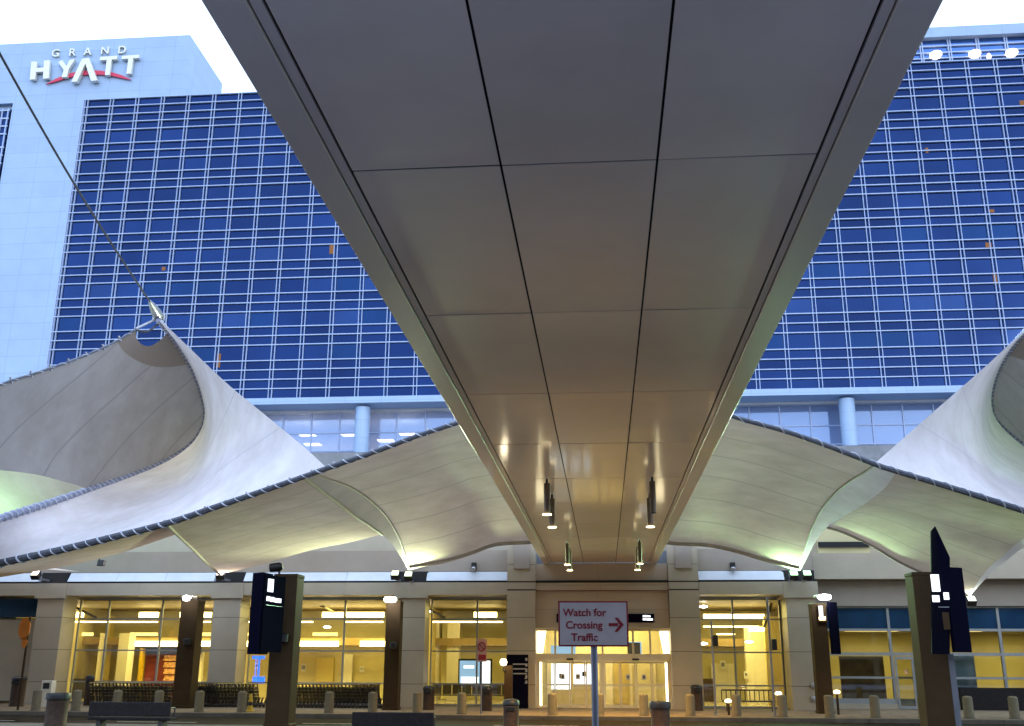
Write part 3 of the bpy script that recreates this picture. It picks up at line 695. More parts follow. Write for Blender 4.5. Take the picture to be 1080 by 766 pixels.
for x0, x1 in ((-2.53, -2.436), (2.156, 2.24)): MB().box(x0, x1, SY0, SY1, SZ-.004, SZ+.03).build('edge_channel', M['soffitedge'], wk)
for x0, x1 in ((SX0, -2.545), (2.255, SX1)): MB().box(x0, x1, SY0, SY1, SZ-.03, SZ+.03).build('edge_strip', M['soffitedge'], wk, bevel=.012)
MB().box(-2.8, 2.5, SY0+.01, SY1-.01, SZ+.06, SZ+.08).build('backing', M['darkgap'], wk)
for x0, x1 in ((SX0, SX0+.04), (SX1-.04, SX1)): MB().box(x0, x1, SY0, SY1, SZ+.032, SZ+.62).build('fascia', M['whitemetal'], wk)
MB().box(SX0+.05, SX1-.05, SY0, SY1, SZ+.5, SZ+.6).build('roof_deck', M['roof'], wk)
for X in (-2.1, 1.85):
    for Y in (14, 32, -7): pass
# pendant downlights
PL = [(577, 542.5, 'pendant cylinder light nearest on the left under the walkway'), (582.4, 556, 'pendant cylinder light just behind the nearest left one'),
      (689, 541, 'unlit grey pendant cylinder nearest on the right under the walkway'), (686, 555.5, 'lit pendant cylinder just behind the unlit right one'),
      (598.5, 595.5, 'far left pendant light with its glow above the doorway wall'), (601, 601.5, 'farthest left pendant light low before the doorway wall'),
      (675, 594.5, 'far right pendant light with its glow above the doorway wall'), (672.5, 601, 'farthest right pendant light low before the doorway wall')]
for x, y, lab in PL:
    zb = 5.72
    d = FW + RT*((x-CX)/F) - UP*((y-CY)/F); p = CAM + d*((zb-CAM.z)/d.z)
    t = thing('pendant_light', (p.x, p.y, zb), lab, 'pendant light', 'pendant lights under the walkway')
    MB().lathe((p.x, p.y, 0), [(.07, zb+.004), (.08, zb+.006), (.08, zb+.80), (.07, zb+.82)], 18).build('housing', M['pendant'], t, smooth=True)
    MB().tube([(p.x, p.y, zb+.81), (p.x, p.y, SZ)], .03).build('stem', M['black'], t)
    if not lab.startswith('unlit'):
        MB().lathe((p.x, p.y, 0), [(.03, zb-.03), (.12, zb-.02), (.12, zb+.002)], 18).build('lens', M['warmlamp'], t)
        lamp('lamp', 'SPOT', (p.x, p.y, zb-.05), 1150, (1, .60, .18), t, spot_size=R(160), spot_blend=.9, shadow_soft_size=.1, aim=(p.x, p.y, 0))
    else: MB().lathe((p.x, p.y, 0), [(.03, zb-.02), (.08, zb-.01), (.08, zb+.002)], 18).build('lens', M['black'], t)

# ------------------------------------------------------------------ membranes
def catmull(P_, n):
    P_ = [Vector(p) for p in P_]
    if len(P_) == 2: return [P_[0].lerp(P_[1], i/(n-1)) for i in range(n)]
    Q = [P_[0]*2-P_[1]]+P_+[P_[-1]*2-P_[-2]]; d = []
    for i in range(1, len(Q)-2):
        for k in range(24):
            t = k/24; a, b_, c, e = Q[i-1:i+3]
            d.append(.5*((2*b_)+(c-a)*t+(2*a-5*b_+4*c-e)*t*t+(3*b_-a-3*c+e)*t**3))
    d.append(P_[-1]); ln_ = [0]
    for i in range(1, len(d)): ln_.append(ln_[-1]+(d[i]-d[i-1]).length)
    o = []; j = 0
    for i in range(n):
        s = ln_[-1]*i/(n-1)
        while j < len(d)-2 and ln_[j+1] < s: j += 1
        w = (s-ln_[j])/max(1e-9, ln_[j+1]-ln_[j]); o.append(d[j].lerp(d[j+1], min(1, w)))
    return o
def curve(px, Y0, Y1, p=1.0):           # picture positions with a depth running from Y0 to Y1
    ln_ = [0]
    for a, b_ in zip(px[:-1], px[1:]): ln_.append(ln_[-1]+math.hypot(b_[0]-a[0], b_[1]-a[1]))
    return [at(q[0], q[1], Y0+(Y1-Y0)*(l/ln_[-1])**p) for q, l in zip(px, ln_)]
def coons(top, bot, left, right, nu=48, nv=24):
    T, B, Lf, Rg = catmull(top, nu), catmull(bot, nu), catmull(left, nv), catmull(right, nv)
    mb = MB(); uv = []
    for j in range(nv):
        v = j/(nv-1)
        for i in range(nu):
            u = i/(nu-1)
            p = T[i]*(1-v)+B[i]*v+Lf[j]*(1-u)+Rg[j]*u
            p -= T[0]*(1-u)*(1-v)+T[-1]*u*(1-v)+B[0]*(1-u)*v+B[-1]*u*v
            mb.v.append(p); uv.append((u, v))
    for j in range(nv-1):
        for i in range(nu-1):
            q = j*nu+i; mb.f.append((q, q+1, q+nu+1, q+nu))
    return mb, uv
def membrane(name, mt, label, top, bot, left, right, cat='canopy', group=None, base=None, seam=None, **kw):
    mb, uv = coons(top, bot, left, right, **kw)
    base = base or sum(mb.v, Vector())/len(mb.v)
    if seam:                            # straight parallel weld seams; u keeps the distance from the peak
        a, b_, c = seam; nn = (b_-a).cross(c-a); ax = nn.cross(b_-a).normalized(); dd = (c-a).dot(ax)
        uv = [(u, (p-a).dot(ax)/dd/3+4) for (u, v), p in zip(uv, mb.v)]
        nn.normalize()
        for k, (u, v) in enumerate(uv0 := [(i % kw['nu']/(kw['nu']-1), i//kw['nu']/(kw['nv']-1)) for i in range(len(mb.v))]): mb.v[k] = mb.v[k]+nn*.35*math.sin(math.pi*u)*math.sin(math.pi*v)*(1 if nn.z > 0 else -1)
    o = mb.build(name, mt, base=base, smooth=True)
    ul = o.data.uv_layers.new(name='UVMap')
    for lp in o.data.loops: ul.data[lp.index].uv = uv[lp.vertex_index]
    return tag(o, label, cat, group)
def laced_rope(pts, label, r=.10, pitch=.42, n=220, mt='rope', r1=None, clamps=True):
    r1 = r1 or r; c = catmull(pts, n); L_ = sum((b_-a).length for a, b_ in zip(c[:-1], c[1:]))
    o = MB().tube(c, [r+(r1-r)*i/(n-1) for i in range(n)], 8).build('edge_rope', M[mt], base=c[n//2], smooth=True); tag(o, label, 'rope')
    m_ = int(L_/pitch*10); h = catmull(pts, m_); q = []
    for i, p in enumerate(h):
        t = (h[min(i+1, m_-1)]-h[max(i-1, 0)]).normalized(); a = t.cross(Vector((0, 0, 1))).normalized(); b_ = t.cross(a)
        an = 2*math.pi*i/10; q.append(p+(a*math.cos(an)+b_*math.sin(an))*(r+(r1-r)*i/(m_-1)+.006))
    MB().tube(q, [(.022+.008*math.sin(i*.37))*(r+(r1-r)*i/m_)/.10 for i in range(len(q))], 5).build('lacing', M['lace'], o, smooth=True)
    k = int(L_/.85); s = catmull(pts, k)
    for i in range(1, k-1) if clamps else ():
        t = (s[i+1]-s[i-1]).normalized(); up_ = (Vector((0, 0, 1))-t*t.z).normalized(); sd_ = t.cross(up_)
        MB().obox(s[i]+up_*.02, t*.022, up_*random.uniform(.09, .125), sd_*.03).build('clamp', M['steel'], o)
    return o
def plain_rope(pts, label, r=.05):
    c = catmull(pts, 80); return tag(MB().tube(c, r, 8).build('edge_cable', M['cuff'], base=c[40], smooth=True), label, 'cable')

# left group
def yR1(x): return 28+(480-x)/520*8 if x <= 480 else 28-(x-480)/152*1.0
R1a = [(-60, 606), (0, 594), (60, 581), (120, 566.5), (178, 551.5), (230, 534), (280, 517), (320, 503), (345, 494)]
R1b = [(345, 494), (400, 475), (440, 460), (480, 447), (540, 428), (585, 414), (632, 403)]
w1 = lambda px: [at(x, y, yR1(x)) for x, y in px]
R1L = w1(R1a+R1b[1:])
def yR2(k): return 38+2.2*k
R2p = [(167, 338), (177, 350), (190, 368), (203, 390), (212, 414), (216, 437), (210, 457), (196, 473), (172, 488), (138, 502), (100, 515), (60, 528), (0, 547), (-60, 565)]
def on_plane(a, b_, c):                 # taut hood fabric: the plane through three fixing points
    n = (b_-a).cross(c-a)
    def f(x, y):
        d = FW + RT*((x-CX)/F) - UP*((y-CY)/F); return CAM + d*((a-CAM).dot(n)/d.dot(n))
    return f
HP = on_plane(at(167, 338, 38), at(0, 406, 31), at(100, 515, 39.5))
R2L = [HP(x, y) for x, y in R2p]
SILp = [(345, 494), (320, 471), (280, 438), (240, 405), (205, 372), (182, 350), (167, 338)]
SIL = curve(SILp, yR1(345), 38)
membrane('white_sail', M['fabA'], 'white sky lit fabric sail sweeping up to the left mast peak', R2L[::-1], w1(R1a), [R2L[-1], at(-60, 606, yR1(-60))], SIL[::-1], nu=64, nv=30, group='fabric canopies over the kerb')
laced_rope(R2L, 'laced rope curling down from the left peak along the white sail', r=.11, r1=.14, pitch=.30, mt='palerope')
laced_rope(R1L, 'laced lower rope from left edge up behind the walkway', r=.15, r1=.05, pitch=.55)
GTp = [(-60, 433), (0, 406), (40, 393), (80, 379), (115, 364), (143, 348)]
GT = [HP(x, y) for x, y in GTp]
i0 = 10
GB = [HP(-60, 491), HP(0, 496), HP(40, 501), HP(78, 511)]+R2L[1:i0+1][::-1]
SCp = [(143, 348), (144, 357), (150, 363.5), (158, 365), (166, 361), (172, 356), (177, 350)]
membrane('fabric_hood', M['fabG'], 'shaded grey underside of the fabric hood left of the left peak', GT, GB, [GT[0], GB[0]], [HP(x, y) for x, y in SCp], nu=64, nv=30, group='fabric canopies over the kerb', seam=(HP(0, 476), HP(105, 379), HP(53, 494)))
laced_rope(GT, 'laced rope along the free top edge of the left hood', r=.045, pitch=.6)
t = tag(MB().tube(catmull([HP(143, 348), HP(155, 350), HP(168, 341)], 20), .045, 8).build('tie_cable', M['cable'], base=at(155, 350, 37.5), smooth=True), 'short tie cable across the scallop at the left peak', 'cable')
DT = [at(-60, 484, 42.5), at(0, 489, 42.3), at(40, 495, 42), at(80, 508, 41.7), at(100, 516, 41.4)]
DB = [at(-60, 572, 47), at(0, 560, 46), at(40, 548, 45), at(80, 535, 44), at(100, 528, 43)]
membrane('rear_sail', M['fabL'], 'green lit fabric glimpsed below the left hood at the frame edge', DT, DB, [DT[0], DB[0]], [DT[-1], DB[-1]], group='fabric canopies over the kerb')
# peak fitting, cable, mast
pk = at(165, 330, 38)
fit = thing('peak_fitting', pk, 'grey steel clamp plates at the left sail peak', 'fitting', 'steel fittings at the sail peaks')
cabend = at(-70, -72, 20)
dirc = (cabend-pk).normalized()
MB().tube([pk-dirc*.55, pk-dirc*.1, pk+dirc*.5, pk+dirc*.9], [.16, .22, .15, .06], 10).build('socket', M['steel'], fit, smooth=True)
MB().obox(pk-dirc*.35, Vector((.26, 0, 0)), Vector((0, .06, 0)), Vector((0, 0, .16))).build('plate', M['steel'], fit, bevel=.02)
MB().tube([HP(143, 347), pk-dirc*.4], .05, 6).build('arm', M['steel'], fit)
def mast_and_cable(top, p, side, lab, lab2):
    tag(MB().tube([p+(top-p)*(i/20)-Vector((0, 0, .35*math.sin(math.pi*i/20))) for i in range(21)], .038, 8).build('stay_cable', M['cable'], base=p, smooth=True), lab2, 'cable')
    ms = thing('mast', (top.x, top.y, 0), lab, 'mast', 'canopy masts')
    MB().tube([(top.x, top.y, 0), (top.x, top.y, 6), (top.x, top.y, top.z+.5)], [.30, .28, .14], 16).build('pole', M['whitepaint'], ms, smooth=True)
    MB().box(top.x-.5, top.x+.5, top.y-.5, top.y+.5, -.149, .05).build('base_plate', M['steel'], ms, bevel=.02)
mast_and_cable(cabend, pk+dirc*.8, -1, 'white tapered mast left of the view holding the long stay cable', 'long dark stay cable rising left from the left sail peak')

# lower membranes, left
arcL = [(332, 499), (345, 504), (360, 509), (375, 516), (394, 530), (409, 546), (421, 567), (427, 584), (431, 598)]
lensL = [(320, 503), (338, 517), (356, 530), (374, 544), (388, 553), (403, 563.5), (414, 575), (423, 588), (430, 599)]
arcR = [(922, 490), (909, 499), (897, 506), (881, 519), (866, 537), (857, 555), (852, 568), (847, 585), (844, 599)]
lensR = [(945, 498), (938, 509), (932, 516), (913, 531), (893, 543), (873, 556), (860, 572), (852, 587), (845, 600)]
def yR1r(x): return 28+(x-785)/300*7 if x >= 785 else 27+(x-632)/153
R1r = [(632, 403), (680, 414), (735, 428), (785, 443), (830, 455.5), (880, 473), (922, 489.5), (945, 497), (1000, 513.5), (1040, 526), (1080, 539), (1140, 559)]
w2 = lambda px: [at(x, y, yR1r(x)) for x, y in px]
AL = curve(arcL, yR1(332), 48.3); AR = curve(arcR, yR1r(922), 48.3)
top = w1([(332, 499), (345, 494)]+R1b[1:])+w2(R1r[1:7])
botp = [(431, 598), (468, 591), (498, 582), (515, 575.5), (530, 572.5), (560, 571), (600, 568), (640, 567), (680, 569), (715, 572.5), (745, 574), (775, 580), (812, 591), (844, 599)]
bot = [at(x, y, 48.3) for x, y in botp]
fg = 'fabric canopies over the kerb'
membrane('centre_canopy', M['fabB'], 'wide beige fabric canopy arching over the walkway before the doors', top, bot, AL, AR, group=fg, nu=90, nv=36)
plain_rope([p+Vector((0, -.05, -.05)) for p in bot], 'thick hem along the lower arch of the centre canopy', .09)
laced_rope(w2(R1r), 'laced lower rope from behind the walkway down to the right edge', r=.05, r1=.12, pitch=.8, clamps=False)
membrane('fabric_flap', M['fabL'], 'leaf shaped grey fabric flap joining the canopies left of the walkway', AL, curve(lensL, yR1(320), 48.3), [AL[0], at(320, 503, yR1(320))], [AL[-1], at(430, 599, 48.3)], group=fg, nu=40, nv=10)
membrane('fabric_flap', M['fabA'], 'leaf shaped bright fabric flap joining the canopies right of the walkway', AR, curve(lensR, yR1r(945), 48.3), [AR[0], at(945, 498, yR1r(945))], [AR[-1], at(845, 600, 48.3)], group=fg, nu=40, nv=10)  # paler fabric colour stands in for light falling on this flap
plain_rope(curve(lensL[:6], yR1(320), 43), 'dark edge webbing on the left leaf shaped flap', .07)
plain_rope([p+Vector((0, -.03, -.03)) for p in AL], 'seam cable on the curved right side of the left flap', .035)
plain_rope([p+Vector((0, -.03, -.03)) for p in AR], 'seam cable on the curved left side of the right flap', .035)
kL = curve(lensL, yR1(320), 48.3)
BLb = [kL[5]]+[at(x, y, Y) for x, y, Y in ((370, 572, 44.7), (330, 580, 45.7), (285, 593, 47.2), (250, 602, 48), (232, 605.5, 48.3))]
BLl = curve([(176, 552), (190, 566), (205, 580), (219, 594), (232, 605.5)], yR1(176), 48.3)
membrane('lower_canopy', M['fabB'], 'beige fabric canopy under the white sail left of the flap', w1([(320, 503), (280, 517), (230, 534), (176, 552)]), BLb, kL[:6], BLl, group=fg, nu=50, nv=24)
plain_rope([p+Vector((0, -.04, -.03)) for p in BLl], 'edge cable running down to the low point of the left canopy', .05)
membrane('lower_canopy', M['fabB'], 'narrow bright fabric strip under the white sail at far left', w1([(176, 552), (120, 566.5), (60, 581), (0, 594), (-60, 606)]), curve([(188, 563), (150, 576), (121, 585), (70, 597), (0, 609), (-60, 618)], 38.5, 48), [w1([(176, 552)])[0], at(188, 563, 38.5)], [at(-60, 606, yR1(-60)), at(-60, 618, 48)], group=fg, nu=50, nv=16)
# right group
kR = curve(lensR, yR1r(945), 48.3)
BRb = [kR[5]]+[at(x, y, Y) for x, y, Y in ((889, 561, 43.8), (919, 575, 45), (948, 592, 46), (971, 603, 46.6), (1000, 617, 47.2), (1022, 628, 47.5))]
BRr = curve([(1140, 559), (1110, 560), (1080, 568), (1056, 588), (1040, 602), (1022, 628)], yR1r(1140), 47.5)
membrane('lower_canopy', M['fabB'], 'greenish lit fabric canopy at right beyond the tall right pillar', w2([(945, 497), (1000, 513.5), (1040, 526), (1080, 539), (1140, 559)]), BRb, kR[:6], BRr, group=fg, nu=50, nv=24)
plain_rope([p+Vector((0, -.04, -.04)) for p in BRb], 'edge cable along the lower edge of the right canopy', .05)
membrane('fabric_flap', M['fabA'], 'bright narrow fabric flap at the right frame edge', BRr, curve([(1150, 572), (1110, 571), (1080, 578), (1060, 593), (1044, 606), (1022.5, 629)], yR1r(1140)+1, 47.6), [BRr[0], at(1150, 572, yR1r(1140)+1)], [BRr[-1], at(1022.5, 629, 47.6)], group=fg, nu=40, nv=8)  # white fabric colour used to make the lit strip bright
R2rp = [(1099, 336), (1086, 346), (1074, 358), (1062, 374), (1052, 393), (1046, 415), (1047, 433), (1055, 448), (1080, 470), (1120, 494), (1170, 516), (1230, 536), (1300, 560)]
HQ = on_plane(at(1099, 336, 38), at(1266, 406, 31), at(1170, 516, 39.5))
R2R = [HQ(x, y) for x, y in R2rp]
SR = [(922, 489.5), (960, 456), (1000, 421), (1040, 386), (1065, 363), (1085, 347), (1099, 336)]
R1x = [(922, 489.5), (945, 497), (1000, 513.5), (1040, 526), (1080, 539), (1140, 559), (1220, 578), (1300, 597)]
membrane('white_sail', M['fabA'], 'white sky lit fabric sail sweeping up to the right mast peak', R2R, [at(x, y, yR1r(min(x, 1140))) for x, y in R1x], curve(SR, yR1r(922), 38)[::-1], [R2R[-1], at(1300, 597, yR1r(1140))], group=fg, nu=64, nv=30)
laced_rope(R2R, 'laced rope curling down from the right peak along the white sail', r=.11, r1=.14, pitch=.30, mt='palerope')
mir = lambda q: [(1266-x, y) for x, y in q]
GTr = [HQ(x, y) for x, y in mir(GTp)]
GBr = [HQ(1326, 500), HQ(1266, 502), HQ(1226, 506), HQ(1190, 514)]+R2R[1:10][::-1]
membrane('fabric_hood', M['fabG'], 'shaded grey underside of the fabric hood right of the right peak', GTr, GBr, [GTr[0], GBr[0]], [HQ(x, y) for x, y in mir(SCp)[:-1]+[(1086, 346)]], group=fg, nu=64, nv=30, seam=(HQ(1266, 476), HQ(1161, 379), HQ(1213, 494)))
pkr = at(1101, 330, 38); cer = at(1336, -72, 20)
fit = thing('peak_fitting', pkr, 'grey steel clamp plates at the right sail peak', 'fitting', 'steel fittings at the sail peaks')
dr_ = (cer-pkr).normalized()
MB().tube([pkr-dr_*.55, pkr-dr_*.1, pkr+dr_*.5, pkr+dr_*.9], [.16, .22, .15, .06], 10).build('socket', M['steel'], fit, smooth=True)
mast_and_cable(cer, pkr+dr_*.8, 1, 'white tapered mast right of the view holding the right stay cable', 'stay cable rising right from the right sail peak')

for sx, lab in ((-1, 'unseen fabric canopy bay added for shade beyond the left edge of the view'), (1, 'unseen fabric canopy bay added for shade beyond the right edge of the view')):
    xa, xb = sx*25.5, sx*62  # unseen bays added to shade the terminal from the sides
    membrane('lower_canopy', M['fabB'], lab, [(xa, 30, 5.2), (sx*36, 27, 9), (sx*46, 27, 9.5), (xb, 30, 6)], [(xa, 48.3, 6.2), (sx*36, 48.3, 7.6), (sx*46, 48.3, 7.6), (xb, 48.3, 6.2)], [(xa, 30, 5.2), (xa, 48.3, 6.2)], [(xb, 30, 6), (xb, 48.3, 6.2)], group=fg, nu=40, nv=16)
# floodlights at the low points
FL = [(38, 607, (1, .92, .75), 1800, 'black floodlight at the canopy low point on the leftmost column'), (233, 607, (1, .90, .78), 3800, 'black floodlight at the canopy low point on the second column from left'),
      (431, 608, (.78, 1, .60), 4800, 'black floodlight at the canopy low point on the third column from left'), (851, 607, (.52, 1, .55), 5200, 'black floodlight at the canopy low point on the column right of the doors'),
      (417, 607, (.86, 1, .66), 2600, 'added second black floodlight beside the one at the third column low point'), (837, 607, (.52, 1, .54), 3600, 'added second black floodlight just left of the one right of the doors'),  # second lamps added to light the other canopy sides
      (1024, 634, (.85, 1, .8), 1000, 'floodlight at the low canopy point near the right frame edge')]
for x, y, c, e, lab in FL:
    p = at(x, y, 48.55 if y < 620 else 47.7); t = thing('floodlight', p, lab, 'floodlight', 'floodlights at the canopy low points')
    MB().obox(p, (.20, 0, 0), (0, .13, .13), (0, -.10, .10)).build('housing', M['black'], t, bevel=.02)
    MB().obox(p+Vector((0, -.105, .105)), (.16, 0, 0), (0, .10, .10), (0, -.008, .008)).build('lens', M['flood'] if False else mat_emit('flood_tint', c, 4), t)
    MB().box(p.x-.05, p.x+.05, p.y, FY+.4, p.z-.2, p.z-.1).build('bracket', M['steel'], t)
    lamp('lamp', 'SPOT', p+Vector((0, -.18, .20)), e, c, t, spot_size=R(165), spot_blend=.5, shadow_soft_size=.12, aim=p+Vector((0, -7, 4.2)))
g = at(30, 525, 45.5); t = thing('floodlight', (g.x-2, 43.2, 6.6), 'floodlight behind the left sails shining on the green lit fabric', 'floodlight', 'floodlights at the canopy low points')
MB().obox((g.x-2, 43.2, 6.6), (.20, 0, 0), (0, .13, .13), (0, -.10, .10)).build('housing', M['black'], t); lamp('lamp', 'SPOT', (g.x-2, 43.1, 6.9), 520, (.45, 1, .5), t, spot_size=R(140), spot_blend=.6, aim=g+Vector((0, 0, 2)))
p = at(107, 594, 46)
t = thing('spotlight', p, 'small black spotlight hanging below the far left fabric strip', 'spotlight'); MB().obox(p, (.16, 0, 0), (0, .12, 0), (0, .03, .14)).build('housing', M['black'], t, bevel=.03); MB().tube([p, at(104, 588, 46)], .03).build('arm', M['black'], t)

# ------------------------------------------------------------------ pillars and signs
def pillar(x0, x1, ytop, Y, label, depth=None, zb=0, split=None):
    a, c = at(x0, 700, Y), at(x1, 700, Y); zt = at((x0+x1)/2, ytop, Y).z; w = c.x-a.x
    t = thing('pillar', ((a.x+c.x)/2, Y+w/2, zb), label, 'pillar', 'bronze pillars on the kerbs')
    MB().box(a.x, c.x, Y, Y+(depth or w), zb, zt).build('shaft', M['brown'], t, bevel=.02)
    MB().box(a.x-.012, c.x+.012, Y-.012, Y+(depth or w)+.012, zt-.08, zt+.02).build('cap', M['brown'], t, bevel=.01)
    MB().box(a.x-.03, c.x+.03, Y-.03, Y+(depth or w)+.03, zb, zb+.12).build('base', M['brown'], t, bevel=.02)
    return t, a.x, c.x, zt
pillar(185, 203.5, 633, 46.3, 'brown pillar with a lamp on top beside the trolley row')
pillar(405, 420.5, 634, 46.3, 'brown pillar with a bright lamp beside the third column')
pillar(860, 876, 637, 46.3, 'brown pillar with a small lit sign right of the doorway bays')
pillar(283, 308, 606, 33.0, 'near brown pillar carrying the tall navy signboard')
pillar(972, 1001, 604, 33.0, 'near brown pillar at right with tilted sign panels')
for x, y, Y, e, lab in ((198, 631, 46.2, 60, 'white lamp head on the pillar beside the trolley row'), (412, 632.5, 46.2, 220, 'bright white lamp head on the pillar beside the third column'), (868, 630, 46.2, 160, 'bright white lamp head on the pillar right of the doorway bays')):
    p = at(x, y, Y); t = thing('pillar_lamp', p, lab, 'lamp', 'lamps on the pillars')
    MB().box(p.x-.30, p.x+.22, Y-.05, Y+.55, p.z-.02, p.z+.10).build('housing', M['steel'], t, bevel=.03)
    s_ = .17 if x == 198 else .30
    MB().lathe((p.x+.02, Y-.2, p.z), [(.02, -.14), (s_*.8, -.11), (s_, 0), (s_*.8, .09), (.02, .12)], 16).build('lens', M['globe'], t, smooth=True)
    lamp('lamp', 'POINT', (p.x, Y-.6, p.z-.1), e*.35, (.9, .95, 1), t, shadow_soft_size=.2)
for x, y in ((292, 598), ):
    p = at(x, y, 33.2); t = thing('spotlight', p, 'black spotlight head on top of the near left pillar', 'spotlight')
    MB().tube([p+Vector((-.22, 0, -.03)), p+Vector((.1, 0, .0)), p+Vector((.2, 0, .02))], [.14, .15, .08], 12).build('housing', M['black'], t, smooth=True); MB().tube([p+Vector((.08, 0, .12)), p+Vector((.1, 0, -.32))], .035).build('bracket', M['black'], t)
for x, y, Y, lab in ((415, 681, 46.2, 'small black box on the pillar beside the third column'), (197.5, 677, 46.2, 'small black box on the pillar beside the trolley row'), (299, 673, 32.9, 'black round speaker on the near left pillar')):
    p = at(x, y, Y); tag(MB().lathe((p.x, Y-.02, p.z), [(.05, -.17), (.16, -.12), (.17, .1), (.06, .16)], 12).build('speaker', M['black'], base=p, smooth=True), lab, 'speaker')
# tall navy signboard, turned to show its side
def board(name, fx0, fx1, ytop, ybot, Y0, Y1, thick_px, label, ins=(), mt='navy'):
    """upright board whose face runs from (fx0, Y0) to (fx1, Y1) with its edge to the left"""
    a, c = at(fx0, 650, Y0), at(fx1, 650, Y1); zt, zb = at(fx0, ytop, Y0).z, at(fx0, ybot, Y0).z
    X = Vector((c.x-a.x, c.y-a.y, 0)); w = X.length; X.normalize(); nrm = Vector((-X.y, X.x, 0))
    if nrm.y < 0: nrm = -nrm
    t = thing(name, ((a.x+c.x)/2, (a.y+c.y)/2, zb), label, 'sign')
    ctr = Vector(((a.x+c.x)/2, (a.y+c.y)/2, (zt+zb)/2))+nrm*thick_px/2
    MB().obox(ctr, X*(w/2), nrm*(thick_px/2), Vector((0, 0, (zt-zb)/2))).build('cabinet', M[mt], t, bevel=.015)
    for u0, u1, v0, v1, mm in ins:
        o = Vector((a.x, a.y, zb))+X*w*(u0+u1)/2+Vector((0, 0, (zt-zb)*(v0+v1)/2))-nrm*.006
        MB().obox(o, X*(w*(u1-u0)/2), nrm*.008, Vector((0, 0, (zt-zb)*(v1-v0)/2))).build('lit_panel' if mm == 'signlit' else 'lettering', M[mm], t)
    return t
board('signboard', 277, 299, 606, 688, 31.6, 32.7, .01, 'tall navy signboard with lit white symbol on the near left pillar',
      [(.14, .40, .78, .95, 'signlit'), (.12, .27, .66, .72, 'signlit'), (.30, .48, .655, .715, 'signlit'), (.51, .82, .65, .705, 'signlit'), (.1, .9, .60, .605, 'steel')])
q = bpy.data.objects['signboard']; zt, zb = at(270, 604, 31.6).z, at(270, 690, 31.6).z
a, c = at(265.5, 650, 31.75), at(277, 650, 31.58); MB().obox(((a.x+c.x)/2, 31.95, (zt+zb)/2), ((c.x-a.x)/2, -.08, 0), (.05, .33, 0), (0, 0, (zt-zb)/2)).build('side_box', M['navy'], q, bevel=.015)
t = thing('tilted_sign', at(990, 690, 31.6), 'dark slant topped sign blade with lit words on the near right pillar', 'sign')
MB().prism([at(982, 560, 31.8), at(986.5, 555, 31.6), at(1002, 588, 31.3), at(1002, 690, 31.3), at(983, 690, 31.8)], (.02, .16, 0)).build('blade', M['navy'], t, bevel=.01)
for q in ((983.5, 990, 606, 624), (984, 990.5, 628, 635), (996, 1000.5, 625, 632.5)): pb(*q, 31.20, .03, 'lit_panel', 'signlit', t)
pb(996, 1000.5, 646, 664, 31.22, .03, 'bronze_panel', 'brown', t); pb(990, 1001, 640, 640.8, 31.22, .02, 'trim', 'steel', t)
board('hanging_sign', 1003, 1021, 598, 688, 32.6, 32.9, .12, 'plain dark navy panel right of the near right pillar')
board('hanging_sign', 875.5, 884, 635, 690, 46.2, 46.4, .15, 'plain dark navy panel beside the pillar right of the doorway bays')
p0 = at(1005, 720, 33.3); tag(MB().box(p0.x-.12, p0.x+.12, 33.3, 33.5, 0, at(1005, 690, 33.3).z).build('sign_post', M['polegrey'], base=(p0.x, 33.4, 0)), 'grey post standing close behind the near right pillar', 'post')
ls = thing('lit_sign', at(868, 648, 46.15), 'small glowing white sign on the pillar right of the doorway bays', 'sign')
pb(863.5, 871, 638, 656, 46.18, .08, 'cabinet', 'brown', ls); pb(864.2, 867.5, 639, 650, 46.15, .03, 'lit_panel', 'signlit', ls); pb(864.2, 870.5, 650.5, 654, 46.15, .03, 'lit_panel', 'warmlamp', ls)

# the crossing sign
cs = thing('warning_sign', (at(627, 700, 13).x, 13, 0), 'white sign with red words and arrow on a grey pole before the doors', 'sign')
a, c = at(589, 682, 13), at(662, 634, 13)
mb = MB(); mb.box(a.x, c.x, 13, 13.012, a.z, c.z); mb.build('plate', M['signred'], cs, bevel=.004)
MB().box(a.x+.020, c.x-.020, 12.996, 12.9995, a.z+.020, c.z-.020).build('face', M['signwhite'], cs)
k_ = (c.x-a.x)/73
for s_, x, y in (('Watch for', 616.5, 649.8), ('Crossing', 616, 663.0), ('Traffic', 616.5, 676)):
    p = at(x, y, 12.994); text('lettering', s_, 10.7*k_, .001, M['signred'], cs, p, align='CENTER', bold=.0028)
mb = MB(); q = lambda x, y: at(x, y, 12.9945)
mb.prism([q(642, 657.3), q(652, 657.3), q(652, 660.6), q(642, 660.6)], (0, -.002, 0)); mb.prism([q(648, 651.5), q(651.5, 651.5), q(658, 659), q(653.5, 659)], (0, -.0025, 0)); mb.prism([q(653.5, 658.9), q(658, 658.9), q(651.5, 666.5), q(648, 666.5)], (0, -.0022, 0))
mb.build('arrow', M['signred'], cs)
X = at(626.8, 700, 13.05).x; MB().tube([(X, 13.06, -.15), (X, 13.06, c.z-.05)], .042, 14).build('pole', M['polegrey'], cs, smooth=True)
for z in (a.z+.1, c.z-.1): MB().lathe((X, 12.99, z), [(.008, -.008), (.012, 0), (.008, .008)], 8).build('bolt', M['steel'], cs)
